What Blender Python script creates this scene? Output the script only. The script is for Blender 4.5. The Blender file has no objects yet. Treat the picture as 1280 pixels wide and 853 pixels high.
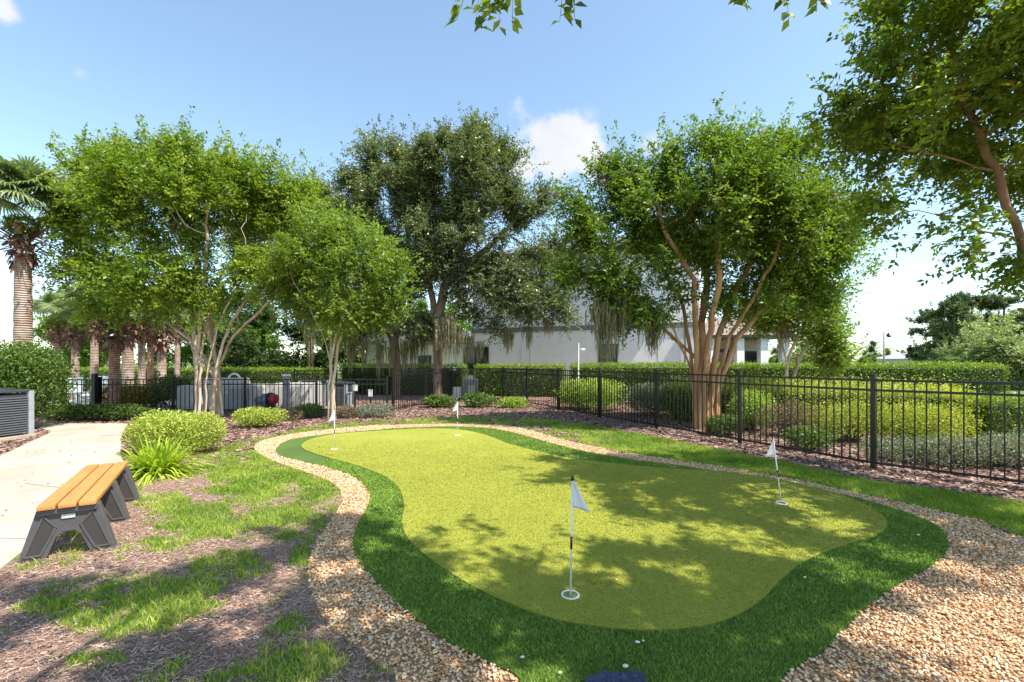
import bpy, bmesh, math, random
import numpy as np
from mathutils import Vector, Matrix, geometry
R = math.radians
rng = np.random.default_rng(7)
random.seed(7)
SC = bpy.context.scene
COL = SC.collection

# ------------------------------------------------------------------ camera
F, HZ, CH = 570.0, 453.0, 1.6        # focal length and horizon in photo pixels, eye height
cam = bpy.data.cameras.new('camera'); camo = bpy.data.objects.new('camera', cam); COL.objects.link(camo)
cam.sensor_width = 36; cam.lens = 36 * F / 1280
cam.shift_y = (HZ - 426.5) / 1280
cam.clip_end = 2000; cam.clip_start = 0.05
camo.location = (0, 0, CH); camo.rotation_euler = (R(90), 0, 0)
SC.camera = camo

# ------------------------------------------------------------------ light
SUN_EL = 57; SUN_AZ = math.atan2(.85, -.52)
S = Vector((math.sin(SUN_AZ) * math.cos(R(SUN_EL)), math.cos(SUN_AZ) * math.cos(R(SUN_EL)), math.sin(R(SUN_EL))))
sl = bpy.data.lights.new('sun', 'SUN'); sl.energy = 4.9; sl.angle = R(.53); sl.color = (1, .95, .86)
so = bpy.data.objects.new('sun', sl); COL.objects.link(so)
so.rotation_euler = S.to_track_quat('Z', 'Y').to_euler(); so.location = (10, -10, 20)
W = bpy.data.worlds.new('World'); SC.world = W; W.use_nodes = True
nt = W.node_tree; nt.nodes.clear()
def N(nt, t, **k):
    n = nt.nodes.new(t)
    for a, b in k.items():
        if a.startswith('i_'):
            n.inputs[a[2:].replace('_', ' ')].default_value = b
        else: setattr(n, a, b)
    return n
def ramp(nt, stops, fac=None, interp='LINEAR'):
    n = nt.nodes.new('ShaderNodeValToRGB'); cr = n.color_ramp; cr.interpolation = interp
    while len(cr.elements) > 1: cr.elements.remove(cr.elements[0])
    cr.elements[0].position = stops[0][0]; cr.elements[0].color = (*stops[0][1], 1)
    for p, c in stops[1:]:
        e = cr.elements.new(p); e.color = (*c, 1)
    if fac is not None: nt.links.new(fac, n.inputs['Fac'])
    return n
sky = N(nt, 'ShaderNodeTexSky', sky_type='NISHITA', sun_disc=False, sun_elevation=R(SUN_EL), sun_rotation=SUN_AZ)
sky.air_density = 1.0; sky.dust_density = .6; sky.ozone_density = .8; sky.altitude = 0
tc = N(nt, 'ShaderNodeTexCoord')
noi = N(nt, 'ShaderNodeTexNoise', i_Scale=9.0, i_Detail=7.0, i_Roughness=.6)
nt.links.new(tc.outputs['Generated'], noi.inputs['Vector'])
def math_n(op, a, b=None, c=None, clamp=False):
    n = N(nt, 'ShaderNodeMath', operation=op, use_clamp=clamp)
    for i, v in enumerate((a, b, c)):
        if v is None: continue
        if isinstance(v, (int, float)): n.inputs[i].default_value = v
        else: nt.links.new(v, n.inputs[i])
    return n.outputs[0]
def dirv(px, py): return Vector(((px - 640) / F, 1, (HZ - py) / F)).normalized()
tot = None
for px, py, rad, hard in ((696, 178, .088, 16), (738, 200, .045, 16), (735, 145, .03, 4), (655, 205, .05, 12), (815, 180, .03, 6), (5, 10, .022, 9), (101, 92, .016, 4),
                          (20, 372, .11, 5), (600, 392, .10, 6), (1290, 310, .09, 3), (1230, 400, .07, 2), (-150, 300, .12, 5), (1500, 280, .2, 4)):
    d = N(nt, 'ShaderNodeVectorMath', operation='DISTANCE'); nt.links.new(tc.outputs['Generated'], d.inputs[0]); d.inputs[1].default_value = dirv(px, py)
    q = math_n('DIVIDE', d.outputs['Value'], rad)
    q = math_n('SUBTRACT', 1.28, q)                       # >0 inside
    nn = math_n('MULTIPLY_ADD', noi.outputs['Fac'], 2.2, -1.35)
    q = math_n('ADD', q, nn)
    q = math_n('MULTIPLY', q, hard * .13, clamp=True)
    tot = q if tot is None else math_n('MAXIMUM', tot, q)
sm = N(nt, 'ShaderNodeMapRange', interpolation_type='SMOOTHSTEP'); nt.links.new(tot, sm.inputs['Value'])
fac = math_n('MULTIPLY', sm.outputs['Result'], .93)
ccol = ramp(nt, [(.3, (3.6, 3.7, 3.85)), (.7, (4.3, 4.3, 4.35))], noi.outputs['Fac'])
mx = N(nt, 'ShaderNodeMix', data_type='RGBA')
nt.links.new(fac, mx.inputs['Factor']); 
hsv = N(nt, 'ShaderNodeHueSaturation', i_Saturation=.92, i_Value=1.0)
gm = N(nt, 'ShaderNodeMix', data_type='RGBA', blend_type='MULTIPLY'); gm.inputs['Factor'].default_value = 1; gm.inputs['B'].default_value = (1.20, 1.33, 1.28, 1)
nt.links.new(sky.outputs[0], gm.inputs['A']); nt.links.new(gm.outputs['Result'], hsv.inputs['Color'])
nt.links.new(hsv.outputs[0], mx.inputs['A']); nt.links.new(ccol.outputs[0], mx.inputs['B'])
bg = N(nt, 'ShaderNodeBackground', i_Strength=.135); nt.links.new(mx.outputs['Result'], bg.inputs['Color'])
wo = N(nt, 'ShaderNodeOutputWorld'); nt.links.new(bg.outputs[0], wo.inputs['Surface'])
SC.view_settings.view_transform = 'Standard'; SC.view_settings.look = 'None'
SC.view_settings.exposure = .84; SC.view_settings.gamma = 1
SC.render.engine = 'CYCLES'

# ------------------------------------------------------------------ helpers
def G(px, py, z=0.0):
    Y = F * (CH - z) / (py - HZ)
    return ((px - 640) * Y / F, Y)
def GP(px, Y, py=None):
    X = (px - 640) * Y / F
    return (X, Y) if py is None else (X, Y, CH + (HZ - py) * Y / F)
def proj(P):
    return 640 + F * P[:, 0] / P[:, 1], HZ + F * (CH - (P[:, 2] if P.shape[1] > 2 else 0)) / P[:, 1]
def nrm(v): return v / np.maximum(np.linalg.norm(v, axis=-1, keepdims=True), 1e-9)
def tag(o, label=None, cat=None, group=None, kind=None):
    for k, v in (('label', label), ('category', cat), ('group', group), ('kind', kind)):
        if v: o[k] = v
    return o
def empty(name, loc=(0, 0, 0), rz=0, label=None, cat=None, group=None):
    o = bpy.data.objects.new(name, None); COL.objects.link(o); o.empty_display_size = .2
    o.location = loc; o.rotation_euler = (0, 0, rz)
    return tag(o, label, cat, group)
def link(name, me, parent=None, world=True):
    """link a mesh; when it was made in world space and the parent is an unrotated empty, shift it back"""
    o = bpy.data.objects.new(name, me); COL.objects.link(o)
    if parent is not None:
        o.parent = parent
        if world:
            p = parent; off = Vector((0, 0, 0))
            while p is not None: off += Vector(p.location); p = p.parent
            o.location = -off
    return o
def npmesh(name, V, Fc, mat, smooth=False, attr=None, nper=4, matidx=None):
    me = bpy.data.meshes.new(name)
    V = np.asarray(V, np.float32); Fc = np.asarray(Fc, np.int32)
    me.vertices.add(len(V)); me.vertices.foreach_set('co', V.ravel())
    n = len(Fc); k = Fc.shape[1]
    me.loops.add(n * k); me.loops.foreach_set('vertex_index', Fc.ravel())
    me.polygons.add(n); me.polygons.foreach_set('loop_start', np.arange(n, dtype=np.int32) * k)
    if smooth: me.polygons.foreach_set('use_smooth', np.ones(n, bool))
    if mat: me.materials.append(mat)
    me.update(calc_edges=True)
    if attr is not None:
        a = me.attributes.new('rnd', 'FLOAT', 'FACE'); a.data.foreach_set('value', np.asarray(attr, np.float32))
    return me
class MB:
    def __init__(s): s.bm = bmesh.new()
    def box(s, c, size, rz=0, bev=0, rx=0, ry=0):
        M = Matrix.Translation(c) @ Matrix.Rotation(rz, 4, 'Z') @ Matrix.Rotation(ry, 4, 'Y') @ Matrix.Rotation(rx, 4, 'X') @ Matrix.Diagonal((*size, 1))
        g = bmesh.ops.create_cube(s.bm, size=1, matrix=M)
        if bev:
            es = list({e for v in g['verts'] for e in v.link_edges})
            bmesh.ops.bevel(s.bm, geom=es, offset=bev, segments=2, affect='EDGES', profile=.7)
        return s
    def cyl(s, p0, p1, r0, r1=None, n=12, cap=True):
        r1 = r0 if r1 is None else r1
        p0, p1 = Vector(p0), Vector(p1); d = p1 - p0
        M = Matrix.Translation((p0 + p1) / 2) @ d.to_track_quat('Z', 'Y').to_matrix().to_4x4()
        bmesh.ops.create_cone(s.bm, cap_ends=cap, segments=n, radius1=r0, radius2=r1, depth=d.length, matrix=M)
        return s
    def prism(s, pts, z0, z1):
        vs0 = [s.bm.verts.new((x, y, z0)) for x, y in pts]; vs1 = [s.bm.verts.new((x, y, z1)) for x, y in pts]
        n = len(pts)
        for i in range(n): s.bm.faces.new((vs0[i], vs0[(i + 1) % n], vs1[(i + 1) % n], vs1[i]))
        for t in geometry.tessellate_polygon([[Vector((x, y, 0)) for x, y in pts]]):
            try: s.bm.faces.new([vs1[i] for i in t]); s.bm.faces.new([vs0[i] for i in t][::-1])
            except ValueError: pass
        return s
    def poly(s, pts):
        s.bm.faces.new([s.bm.verts.new(p) for p in pts]); return s
    def build(s, name, mat, parent=None, world=True, smooth=False):
        bmesh.ops.recalc_face_normals(s.bm, faces=s.bm.faces)
        me = bpy.data.meshes.new(name); s.bm.to_mesh(me); s.bm.free()
        if smooth:
            for p in me.polygons: p.use_smooth = True
        me.materials.append(mat)
        return link(name, me, parent, world)
def copy_tree(o, parent=None):
    c = o.copy(); COL.objects.link(c)
    if parent is not None: c.parent = parent
    for ch in list(o.children): copy_tree(ch, c)
    return c
def smooth_closed(pts, per=6):
    P = [Vector(p) for p in pts]; n = len(P); out = []
    for i in range(n):
        a, b, c, d = P[i - 1], P[i], P[(i + 1) % n], P[(i + 2) % n]
        for k in range(per):
            t = k / per
            out.append(tuple(.5 * ((2 * b) + (c - a) * t + (2 * a - 5 * b + 4 * c - d) * t * t + (3 * b - a - 3 * c + d) * t ** 3)))
    return out
def inpoly(P, poly):
    x, y = P[:, 0], P[:, 1]; ins = np.zeros(len(P), bool)
    q = np.asarray(poly); j = len(q) - 1
    for i in range(len(q)):
        xi, yi = q[i]; xj, yj = q[j]
        c = ((yi > y) != (yj > y)) & (x < (xj - xi) * (y - yi) / (yj - yi + 1e-12) + xi)
        ins ^= c; j = i
    return ins
_T = rng.random((64, 64))
def vnoise(x, y, s=1.0, o=0):
    x = x * s + 17.3 + o * 7.7; y = y * s + 5.1 + o * 3.3
    xi = np.floor(x).astype(int); yi = np.floor(y).astype(int); fx = x - xi; fy = y - yi
    fx = fx * fx * (3 - 2 * fx); fy = fy * fy * (3 - 2 * fy)
    g = lambda a, b: _T[a % 64, b % 64]
    return (g(xi, yi) * (1 - fx) + g(xi + 1, yi) * fx) * (1 - fy) + (g(xi, yi + 1) * (1 - fx) + g(xi + 1, yi + 1) * fx) * fy
def fbm(x, y, s=1.0, o=0): return .5 * vnoise(x, y, s, o) + .3 * vnoise(x, y, s * 2.1, o + 1) + .2 * vnoise(x, y, s * 4.3, o + 2)

# ------------------------------------------------------------------ materials
def newmat(name):
    m = bpy.data.materials.new(name); m.use_nodes = True; t = m.node_tree
    b = t.nodes['Principled BSDF']; b.inputs['Roughness'].default_value = .7
    return m, t, b
def plain(name, col, rough=.6, metal=0, var=.12, scale=8, bump=.0, bscale=60):
    m, t, b = newmat(name)
    tc = N(t, 'ShaderNodeTexCoord'); n = N(t, 'ShaderNodeTexNoise', i_Scale=scale, i_Detail=6.0, i_Roughness=.65)
    t.links.new(tc.outputs['Object'], n.inputs['Vector'])
    c = np.array(col)
    r = ramp(t, [(.3, tuple(c * (1 - var))), (.7, tuple(np.minimum(c * (1 + var), .95)))], n.outputs['Fac'])
    t.links.new(r.outputs[0], b.inputs['Base Color'])
    b.inputs['Roughness'].default_value = rough; b.inputs['Metallic'].default_value = metal
    if bump:
        n2 = N(t, 'ShaderNodeTexNoise', i_Scale=bscale, i_Detail=4.0); t.links.new(tc.outputs['Object'], n2.inputs['Vector'])
        bp = N(t, 'ShaderNodeBump', i_Strength=bump, i_Distance=.01); t.links.new(n2.outputs['Fac'], bp.inputs['Height']); t.links.new(bp.outputs[0], b.inputs['Normal'])
    return m
def leafmat(name, c1, c2, c3, trans=.35, rough=.45, tcol=(1.5, 1.6, .5)):
    m, t, b = newmat(name)
    a = N(t, 'ShaderNodeAttribute', attribute_name='rnd')
    r = ramp(t, [(0, c1), (.5, c2), (1, c3)], a.outputs['Fac'])
    t.links.new(r.outputs[0], b.inputs['Base Color']); b.inputs['Roughness'].default_value = rough
    b.inputs['Specular IOR Level'].default_value = .35
    if trans > 0:
        tr = N(t, 'ShaderNodeBsdfTranslucent'); mm = N(t, 'ShaderNodeMix', data_type='RGBA', blend_type='MULTIPLY'); mm.inputs['Factor'].default_value = 1
        t.links.new(r.outputs[0], mm.inputs['A']); mm.inputs['B'].default_value = (*tcol, 1); t.links.new(mm.outputs['Result'], tr.inputs['Color'])
        mix = N(t, 'ShaderNodeMixShader'); mix.inputs[0].default_value = trans
        t.links.new(b.outputs[0], mix.inputs[1]); t.links.new(tr.outputs[0], mix.inputs[2])
        t.links.new(mix.outputs[0], t.nodes['Material Output'].inputs['Surface'])
    return m
def rndmat(name, stops, rough=.8, spec=.3):
    m, t, b = newmat(name)
    a = N(t, 'ShaderNodeAttribute', attribute_name='rnd')
    r = ramp(t, stops, a.outputs['Fac']); t.links.new(r.outputs[0], b.inputs['Base Color'])
    b.inputs['Roughness'].default_value = rough; b.inputs['Specular IOR Level'].default_value = spec
    return m
def barkmat(name, c1, c2, scale=6, stretch=.25, bump=.5):
    m, t, b = newmat(name)
    tc = N(t, 'ShaderNodeTexCoord'); mp = N(t, 'ShaderNodeMapping'); mp.inputs['Scale'].default_value = (1, 1, stretch)
    t.links.new(tc.outputs['Object'], mp.inputs['Vector'])
    n = N(t, 'ShaderNodeTexNoise', i_Scale=scale, i_Detail=7.0, i_Roughness=.7); t.links.new(mp.outputs[0], n.inputs['Vector'])
    r = ramp(t, [(.35, c1), (.62, c2)], n.outputs['Fac']); t.links.new(r.outputs[0], b.inputs['Base Color'])
    n2 = N(t, 'ShaderNodeTexNoise', i_Scale=scale * 5, i_Detail=4.0); t.links.new(mp.outputs[0], n2.inputs['Vector'])
    bp = N(t, 'ShaderNodeBump', i_Strength=bump, i_Distance=.02); t.links.new(n2.outputs['Fac'], bp.inputs['Height']); t.links.new(bp.outputs[0], b.inputs['Normal'])
    b.inputs['Roughness'].default_value = .8
    return m
M = {}
M['crepe'] = leafmat('crepe_leaf', (.06, .105, .018), (.135, .210, .030), (.26, .34, .045), .38)
M['crepe_y'] = leafmat('crepe_leaf_yellow', (.065, .115, .015), (.155, .235, .024), (.36, .40, .04), .40)
M['young'] = leafmat('young_leaf', (.09, .14, .02), (.17, .25, .04), (.31, .38, .07), .42)
M['oak'] = leafmat('oak_leaf', (.065, .085, .045), (.14, .17, .08), (.29, .32, .13), .26, .35)
M['near'] = leafmat('near_leaf', (.07, .115, .018), (.15, .22, .028), (.36, .42, .04), .42, .35)
M['wood_dark'] = leafmat('woods_dark_leaf', (.025, .05, .015), (.05, .09, .022), (.09, .14, .035), .3)
M['wood_bright'] = leafmat('woods_bright_leaf', (.07, .13, .02), (.14, .24, .03), (.24, .34, .05), .4)
M['wood_pale'] = leafmat('woods_pale_leaf', (.13, .17, .07), (.25, .30, .13), (.40, .44, .22), .35)
M['pine'] = leafmat('pine_needles', (.05, .075, .035), (.09, .13, .055), (.16, .20, .09), .2)
M['hedge'] = leafmat('hedge_leaf', (.055, .105, .012), (.14, .225, .022), (.38, .47, .05), .3, .4)
M['shrub_y'] = leafmat('shrub_yellow_leaf', (.13, .18, .02), (.32, .36, .045), (.58, .56, .10), .35)
M['shrub_g'] = leafmat('shrub_green_leaf', (.04, .08, .015), (.10, .17, .03), (.20, .28, .06), .3)
M['shrub_var'] = leafmat('shrub_variegated_leaf', (.14, .20, .02), (.38, .44, .06), (.70, .68, .22), .3)
M['shrub_lime'] = leafmat('shrub_lime_leaf', (.16, .24, .035), (.28, .38, .06), (.48, .56, .13), .4)
M['shrub_grey'] = leafmat('shrub_silver_leaf', (.10, .12, .08), (.20, .22, .16), (.34, .36, .28), .25)
M['shrub_brown'] = leafmat('shrub_dry_leaf', (.10, .07, .045), (.20, .14, .09), (.30, .24, .14), .2)
M['croton'] = leafmat('croton_leaf', (.22, .07, .02), (.40, .30, .04), (.20, .26, .03), .3)
M['spear'] = leafmat('strap_leaf', (.16, .25, .02), (.36, .46, .04), (.58, .62, .12), .4)
M['moss'] = leafmat('hanging_moss', (.17, .16, .09), (.30, .28, .16), (.44, .40, .25), .35, .9, (1.1, 1.1, .8))
M['blossom'] = leafmat('blossom', (.28, .06, .22), (.42, .12, .34), (.55, .2, .45), .4, .6, (1.2, 1, 1.2))
M['palm'] = leafmat('palm_frond', (.10, .14, .06), (.19, .25, .11), (.32, .37, .20), .35)
M['deadfrond'] = leafmat('dead_frond', (.13, .06, .05), (.24, .12, .09), (.36, .22, .16), .15, .9, (1, .9, .7))
M['bark_crepe'] = barkmat('crepe_bark', (.30, .125, .045), (.56, .33, .16), 4, .2)
M['bark_left'] = barkmat('pale_crepe_bark', (.33, .20, .12), (.62, .50, .38), 4, .2)
M['bark_oak'] = barkmat('oak_bark', (.13, .08, .055), (.30, .20, .14), 8, .3, .9)
M['bark_dark'] = barkmat('dark_bark', (.06, .045, .03), (.14, .10, .07), 8, .3)
M['bark_near'] = barkmat('near_bark', (.15, .08, .045), (.30, .175, .105), 5, .2)
M['turf'] = rndmat('turf_blade', [(0, (.08, .14, .014)), (.5, (.16, .265, .03)), (1, (.30, .43, .06))], .5)
M['grass'] = leafmat('grass_blade', (.11, .19, .015), (.22, .34, .03), (.46, .50, .09), .35, .5)
M['straw'] = rndmat('straw', [(0, (.16, .09, .07)), (.35, (.30, .185, .14)), (.7, (.48, .33, .245)), (1, (.58, .45, .34))])
M['chips'] = rndmat('bark_chip', [(0, (.09, .05, .04)), (.5, (.23, .135, .105)), (1, (.46, .32, .25))])
M['pebble'] = rndmat('pebble', [(0, (.38, .15, .05)), (.2, (.58, .29, .11)), (.42, (.68, .44, .23)), (.6, (.76, .58, .38)), (.80, (.62, .38, .21)), (.91, (.78, .62, .42)), (1, (.85, .74, .56))], .55, .4)
M['black'] = plain('black_fence_paint', (.012, .011, .011), .35, 0, .2)
M['white'] = plain('white_paint', (.78, .78, .76), .4, 0, .04)
M['blackp'] = plain('black_plastic', (.01, .01, .01), .4)
M['cloth'] = plain('flag_cloth', (.76, .75, .78), .8, 0, .05)
M['stucco'] = plain('white_stucco', (.90, .87, .84), .9, 0, .05, 3, .3, 90)
M['stucco2'] = plain('beige_stucco', (.60, .54, .46), .9, 0, .06, 3, .3, 90)
M['band'] = plain('grey_trim', (.22, .21, .21), .8)
M['roof'] = plain('roof_tile', (.20, .15, .125), .8, 0, .25, 14, .5, 20)
M['roofgrey'] = plain('grey_roof', (.42, .42, .45), .8, 0, .1)
M['frame'] = plain('dark_window_frame', (.03, .025, .022), .4)
M['inner'] = plain('inner_hedge', (.03, .045, .012), .95, 0, .5, 20, .8, 40)
m, t, b = newmat('window_glass'); b.inputs['Base Color'].default_value = (.02, .028, .03, 1); b.inputs['Roughness'].default_value = .06; M['glass'] = m
# palm trunk with ring scars
m, t, b = newmat('palm_trunk')
tc_ = N(t, 'ShaderNodeTexCoord'); wv = N(t, 'ShaderNodeTexWave', wave_type='BANDS', bands_direction='Z', i_Scale=5.0, i_Distortion=2.2, i_Detail=3.0)
t.links.new(tc_.outputs['Object'], wv.inputs['Vector'])
ns = N(t, 'ShaderNodeTexNoise', i_Scale=5.0, i_Detail=6.0); t.links.new(tc_.outputs['Object'], ns.inputs['Vector'])
r_ = ramp(t, [(.2, (.20, .15, .125)), (.55, (.42, .33, .27)), (.8, (.52, .43, .36))], wv.outputs['Fac'])
r2 = ramp(t, [(.35, (.75, .55, .45)), (.6, (1, 1, 1))], ns.outputs['Fac'])
mm = N(t, 'ShaderNodeMix', data_type='RGBA', blend_type='MULTIPLY'); mm.inputs['Factor'].default_value = 1
t.links.new(r_.outputs[0], mm.inputs['A']); t.links.new(r2.outputs[0], mm.inputs['B']); t.links.new(mm.outputs['Result'], b.inputs['Base Color'])
bp = N(t, 'ShaderNodeBump', i_Strength=.6, i_Distance=.03); t.links.new(wv.outputs['Fac'], bp.inputs['Height']); t.links.new(bp.outputs[0], b.inputs['Normal'])
M['trunkpalm'] = m
m = m.copy(); m.name = 'reddish_palm_trunk'; M['trunkred'] = m
for n_ in m.node_tree.nodes:
    if n_.type == 'VALTORGB' and abs(n_.color_ramp.elements[0].position - .2) < .01:
        for e, c in zip(n_.color_ramp.elements, ((.28, .12, .08), (.50, .26, .18), (.56, .36, .27))): e.color = (*c, 1)

def groundmat():
    m, t, b = newmat('bed_soil')
    tc = N(t, 'ShaderNodeTexCoord')
    n1 = N(t, 'ShaderNodeTexNoise', i_Scale=28.0, i_Detail=9.0, i_Roughness=.75); t.links.new(tc.outputs['Object'], n1.inputs['Vector'])
    n2 = N(t, 'ShaderNodeTexNoise', i_Scale=1.1, i_Detail=4.0); t.links.new(tc.outputs['Object'], n2.inputs['Vector'])
    a = ramp(t, [(.28, (.14, .08, .062)), (.5, (.31, .195, .15)), (.72, (.50, .355, .27))], n1.outputs['Fac'])
    c = ramp(t, [(.35, (.80, .76, .82)), (.65, (1.15, 1.05, .95))], n2.outputs['Fac'])
    mm = N(t, 'ShaderNodeMix', data_type='RGBA', blend_type='MULTIPLY'); mm.inputs['Factor'].default_value = 1
    t.links.new(a.outputs[0], mm.inputs['A']); t.links.new(c.outputs[0], mm.inputs['B'])
    g = ramp(t, [(.3, (.07, .11, .02)), (.7, (.20, .26, .06))], n1.outputs['Fac'])
    at = N(t, 'ShaderNodeAttribute', attribute_name='cover')
    m2 = N(t, 'ShaderNodeMix', data_type='RGBA'); t.links.new(at.outputs['Fac'], m2.inputs['Factor'])
    t.links.new(mm.outputs['Result'], m2.inputs['A']); t.links.new(g.outputs[0], m2.inputs['B'])
    t.links.new(m2.outputs['Result'], b.inputs['Base Color']); b.inputs['Roughness'].default_value = .95
    bp = N(t, 'ShaderNodeBump', i_Strength=.9, i_Distance=.03); t.links.new(n1.outputs['Fac'], bp.inputs['Height']); t.links.new(bp.outputs[0], b.inputs['Normal'])
    return m
M['soil'] = groundmat()
def noisemat(name, stops, scale, detail=8, rough=.95, bump=.4, dist=.01, lowvar=.12, lows=1.2, stretch=(1, 1, 1)):
    m, t, b = newmat(name)
    tc = N(t, 'ShaderNodeTexCoord'); mp = N(t, 'ShaderNodeMapping'); mp.inputs['Scale'].default_value = stretch
    t.links.new(tc.outputs['Object'], mp.inputs['Vector'])
    n1 = N(t, 'ShaderNodeTexNoise', i_Scale=scale, i_Detail=float(detail), i_Roughness=.7); t.links.new(mp.outputs[0], n1.inputs['Vector'])
    a = ramp(t, stops, n1.outputs['Fac'])
    n2 = N(t, 'ShaderNodeTexNoise', i_Scale=lows, i_Detail=3.0); t.links.new(tc.outputs['Object'], n2.inputs['Vector'])
    c = ramp(t, [(.35, (1 - lowvar,) * 3), (.65, (1 + lowvar,) * 3)], n2.outputs['Fac'])
    mm = N(t, 'ShaderNodeMix', data_type='RGBA', blend_type='MULTIPLY'); mm.inputs['Factor'].default_value = 1
    t.links.new(a.outputs[0], mm.inputs['A']); t.links.new(c.outputs[0], mm.inputs['B']); t.links.new(mm.outputs['Result'], b.inputs['Base Color'])
    b.inputs['Roughness'].default_value = rough
    bp = N(t, 'ShaderNodeBump', i_Strength=bump, i_Distance=dist); t.links.new(n1.outputs['Fac'], bp.inputs['Height']); t.links.new(bp.outputs[0], b.inputs['Normal'])
    return m
M['green'] = noisemat('putting_turf', [(.36, (.18, .195, .015)), (.5, (.27, .28, .027)), (.64, (.38, .38, .048))], 85, 9, .95, .8, .010, .07)
M['pile'] = rndmat('green_pile', [(0, (.19, .205, .018)), (.5, (.275, .285, .032)), (1, (.38, .38, .058))], .8)
M['fringe'] = noisemat('fringe_backing', [(.3, (.035, .075, .008)), (.7, (.10, .17, .02))], 90, 6)
M['concrete'] = noisemat('walk_concrete', [(.3, (.38, .315, .24)), (.7, (.48, .405, .32))], 12, 9, .9, .15, .004, .16, .9)
M['deck'] = noisemat('pool_deck_paving', [(.3, (.50, .44, .38)), (.7, (.62, .56, .50))], 8, 6)
M['farground'] = noisemat('far_grass', [(.3, (.07, .10, .02)), (.7, (.16, .20, .05))], 3, 8, 1, .2, .02, .2, .1)
M['asphalt'] = noisemat('road_surface', [(.3, (.24, .22, .21)), (.7, (.33, .31, .30))], 20, 6)
M['gravelbase'] = noisemat('gravel_bed', [(.3, (.24, .12, .05)), (.5, (.46, .28, .15)), (.7, (.65, .48, .32))], 60, 6, .9, 1, .02)
M['liner'] = noisemat('liner', [(.3, (.02, .022, .05)), (.6, (.07, .08, .16)), (.8, (.16, .17, .25))], 70, 6, .5, 1, .01)

# ------------------------------------------------------------------ ground
gx = [-500, 500]
me = npmesh('ground', [(-600, -300, -.01), (600, -300, -.01), (600, 900, -.01), (-600, 900, -.01)], [(0, 1, 2, 3)], M['farground'])
tag(link('ground', me), kind='structure')

fringe_px = [(345,562),(362,551),(400,545),(450,540),(500,536.5),(560,534),(605,536),(645,543),(690,556),(740,568),(800,578),(860,586),(940,599),(1010,612),(1070,625.5),(1130,642.5),(1170,660),(1186,681),(1178,700),(1150,719),(1120,736),(1090,758),(1060,786),(1035,812),(1003,835),(977,853)]
fringe_px2 = [(650,853),(600,828),(550,800),(505,765),(470,730),(447,702),(441,680),(449,655),(460,635),(461,618),(445,600),(415,588),(375,578),(350,571)]
fringe = [G(*p) for p in fringe_px] + [(1.1, 2.0), (.7, 1.82), (.3, 1.85), (-.02, 2.05)] + [G(*p) for p in fringe_px2]
FR = smooth_closed(fringe, 5)
green_px = [(377,558),(392,550),(425,544),(480,540),(530,537.5),(572,538.5),(605,545),(640,558),(700,573),(760,581),(830,588),(900,592),(960,600),(1020,613),(1070,629),(1100,646),(1109,660),(1096,673),(1060,684),(1010,704),(980,726),(955,752),(925,773),(880,788),(820,794),(760,791),(690,779),(630,757),(580,732),(540,705),(512,680),(502,657),(505,635),(498,612),(478,597),(445,584),(405,573),(382,565)]
GR = smooth_closed([G(*p) for p in green_px], 5)
gravel_px1 = [(318,560),(335,549),(400,539),(470,532.5),(560,530),(625,532),(662,539),(720,555),(800,570),(880,581.5),(950,593.5),(1010,604.5),(1060,615.5),(1120,629),(1180,642),(1230,654),(1280,674)]
gravel_px2 = [(495,853),(478,838),(438,805),(405,775),(389,740),(385,710),(395,680),(415,650),(428,625),(415,605),(380,591),(333,574)]
GV = smooth_closed([G(*p) for p in gravel_px1] + [(6.0, 3.4), (7.2, 2.2), (6.5, .4), (2, .3), (-.2, .9), (-.45, 1.7)] + [G(*p) for p in gravel_px2], 5)
walk_px = [(160,531),(152,548),(150,570),(163,598),(95,642),(30,692),(0,716)]
WALK = [G(*p) for p in walk_px] + [(-4.6, 2.4), (-6.5, .6), (-9, -1), (-14, -1), (-14, 4)] + [G(-10, 577), G(66, 541), G(40, 534.5), G(-60, 536), (-16, 11), (-16, 11.8)]

def sheet(name, pts, z0, z1, mat, **k):
    mb = MB(); mb.prism(pts, z0, z1); return tag(mb.build(name, mat), **k)
sheet('concrete_path', WALK, -.05, .03, M['concrete'], kind='structure')
# expansion joints across the path: thin dark grooves
mbj = MB()
for (a, b_) in (((-6.3, 5.9), (-3.8, 5.15)), ((-9, 4.1), (-4.15, 4.05)), ((-7.6, 8.1), (-5.9, 7.75)), ((-11, 9.9), (-8.0, 9.75))):
    a, b_ = Vector((*a, .0322)), Vector((*b_, .0322)); d = b_ - a
    mbj.box((a + b_) / 2, (d.length, .008, .003), math.atan2(d.y, d.x))
tag(mbj.build('path_joints', plain('joint', (.22, .18, .15), .9)), kind='structure')
sheet('gravel_bed', GV, -.05, .008, M['gravelbase'], kind='structure')
sheet('turf_fringe', FR, -.05, .020, M['fringe'], kind='structure')
sheet('putting_green', GR, -.05, .034, M['green'], kind='structure')

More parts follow.
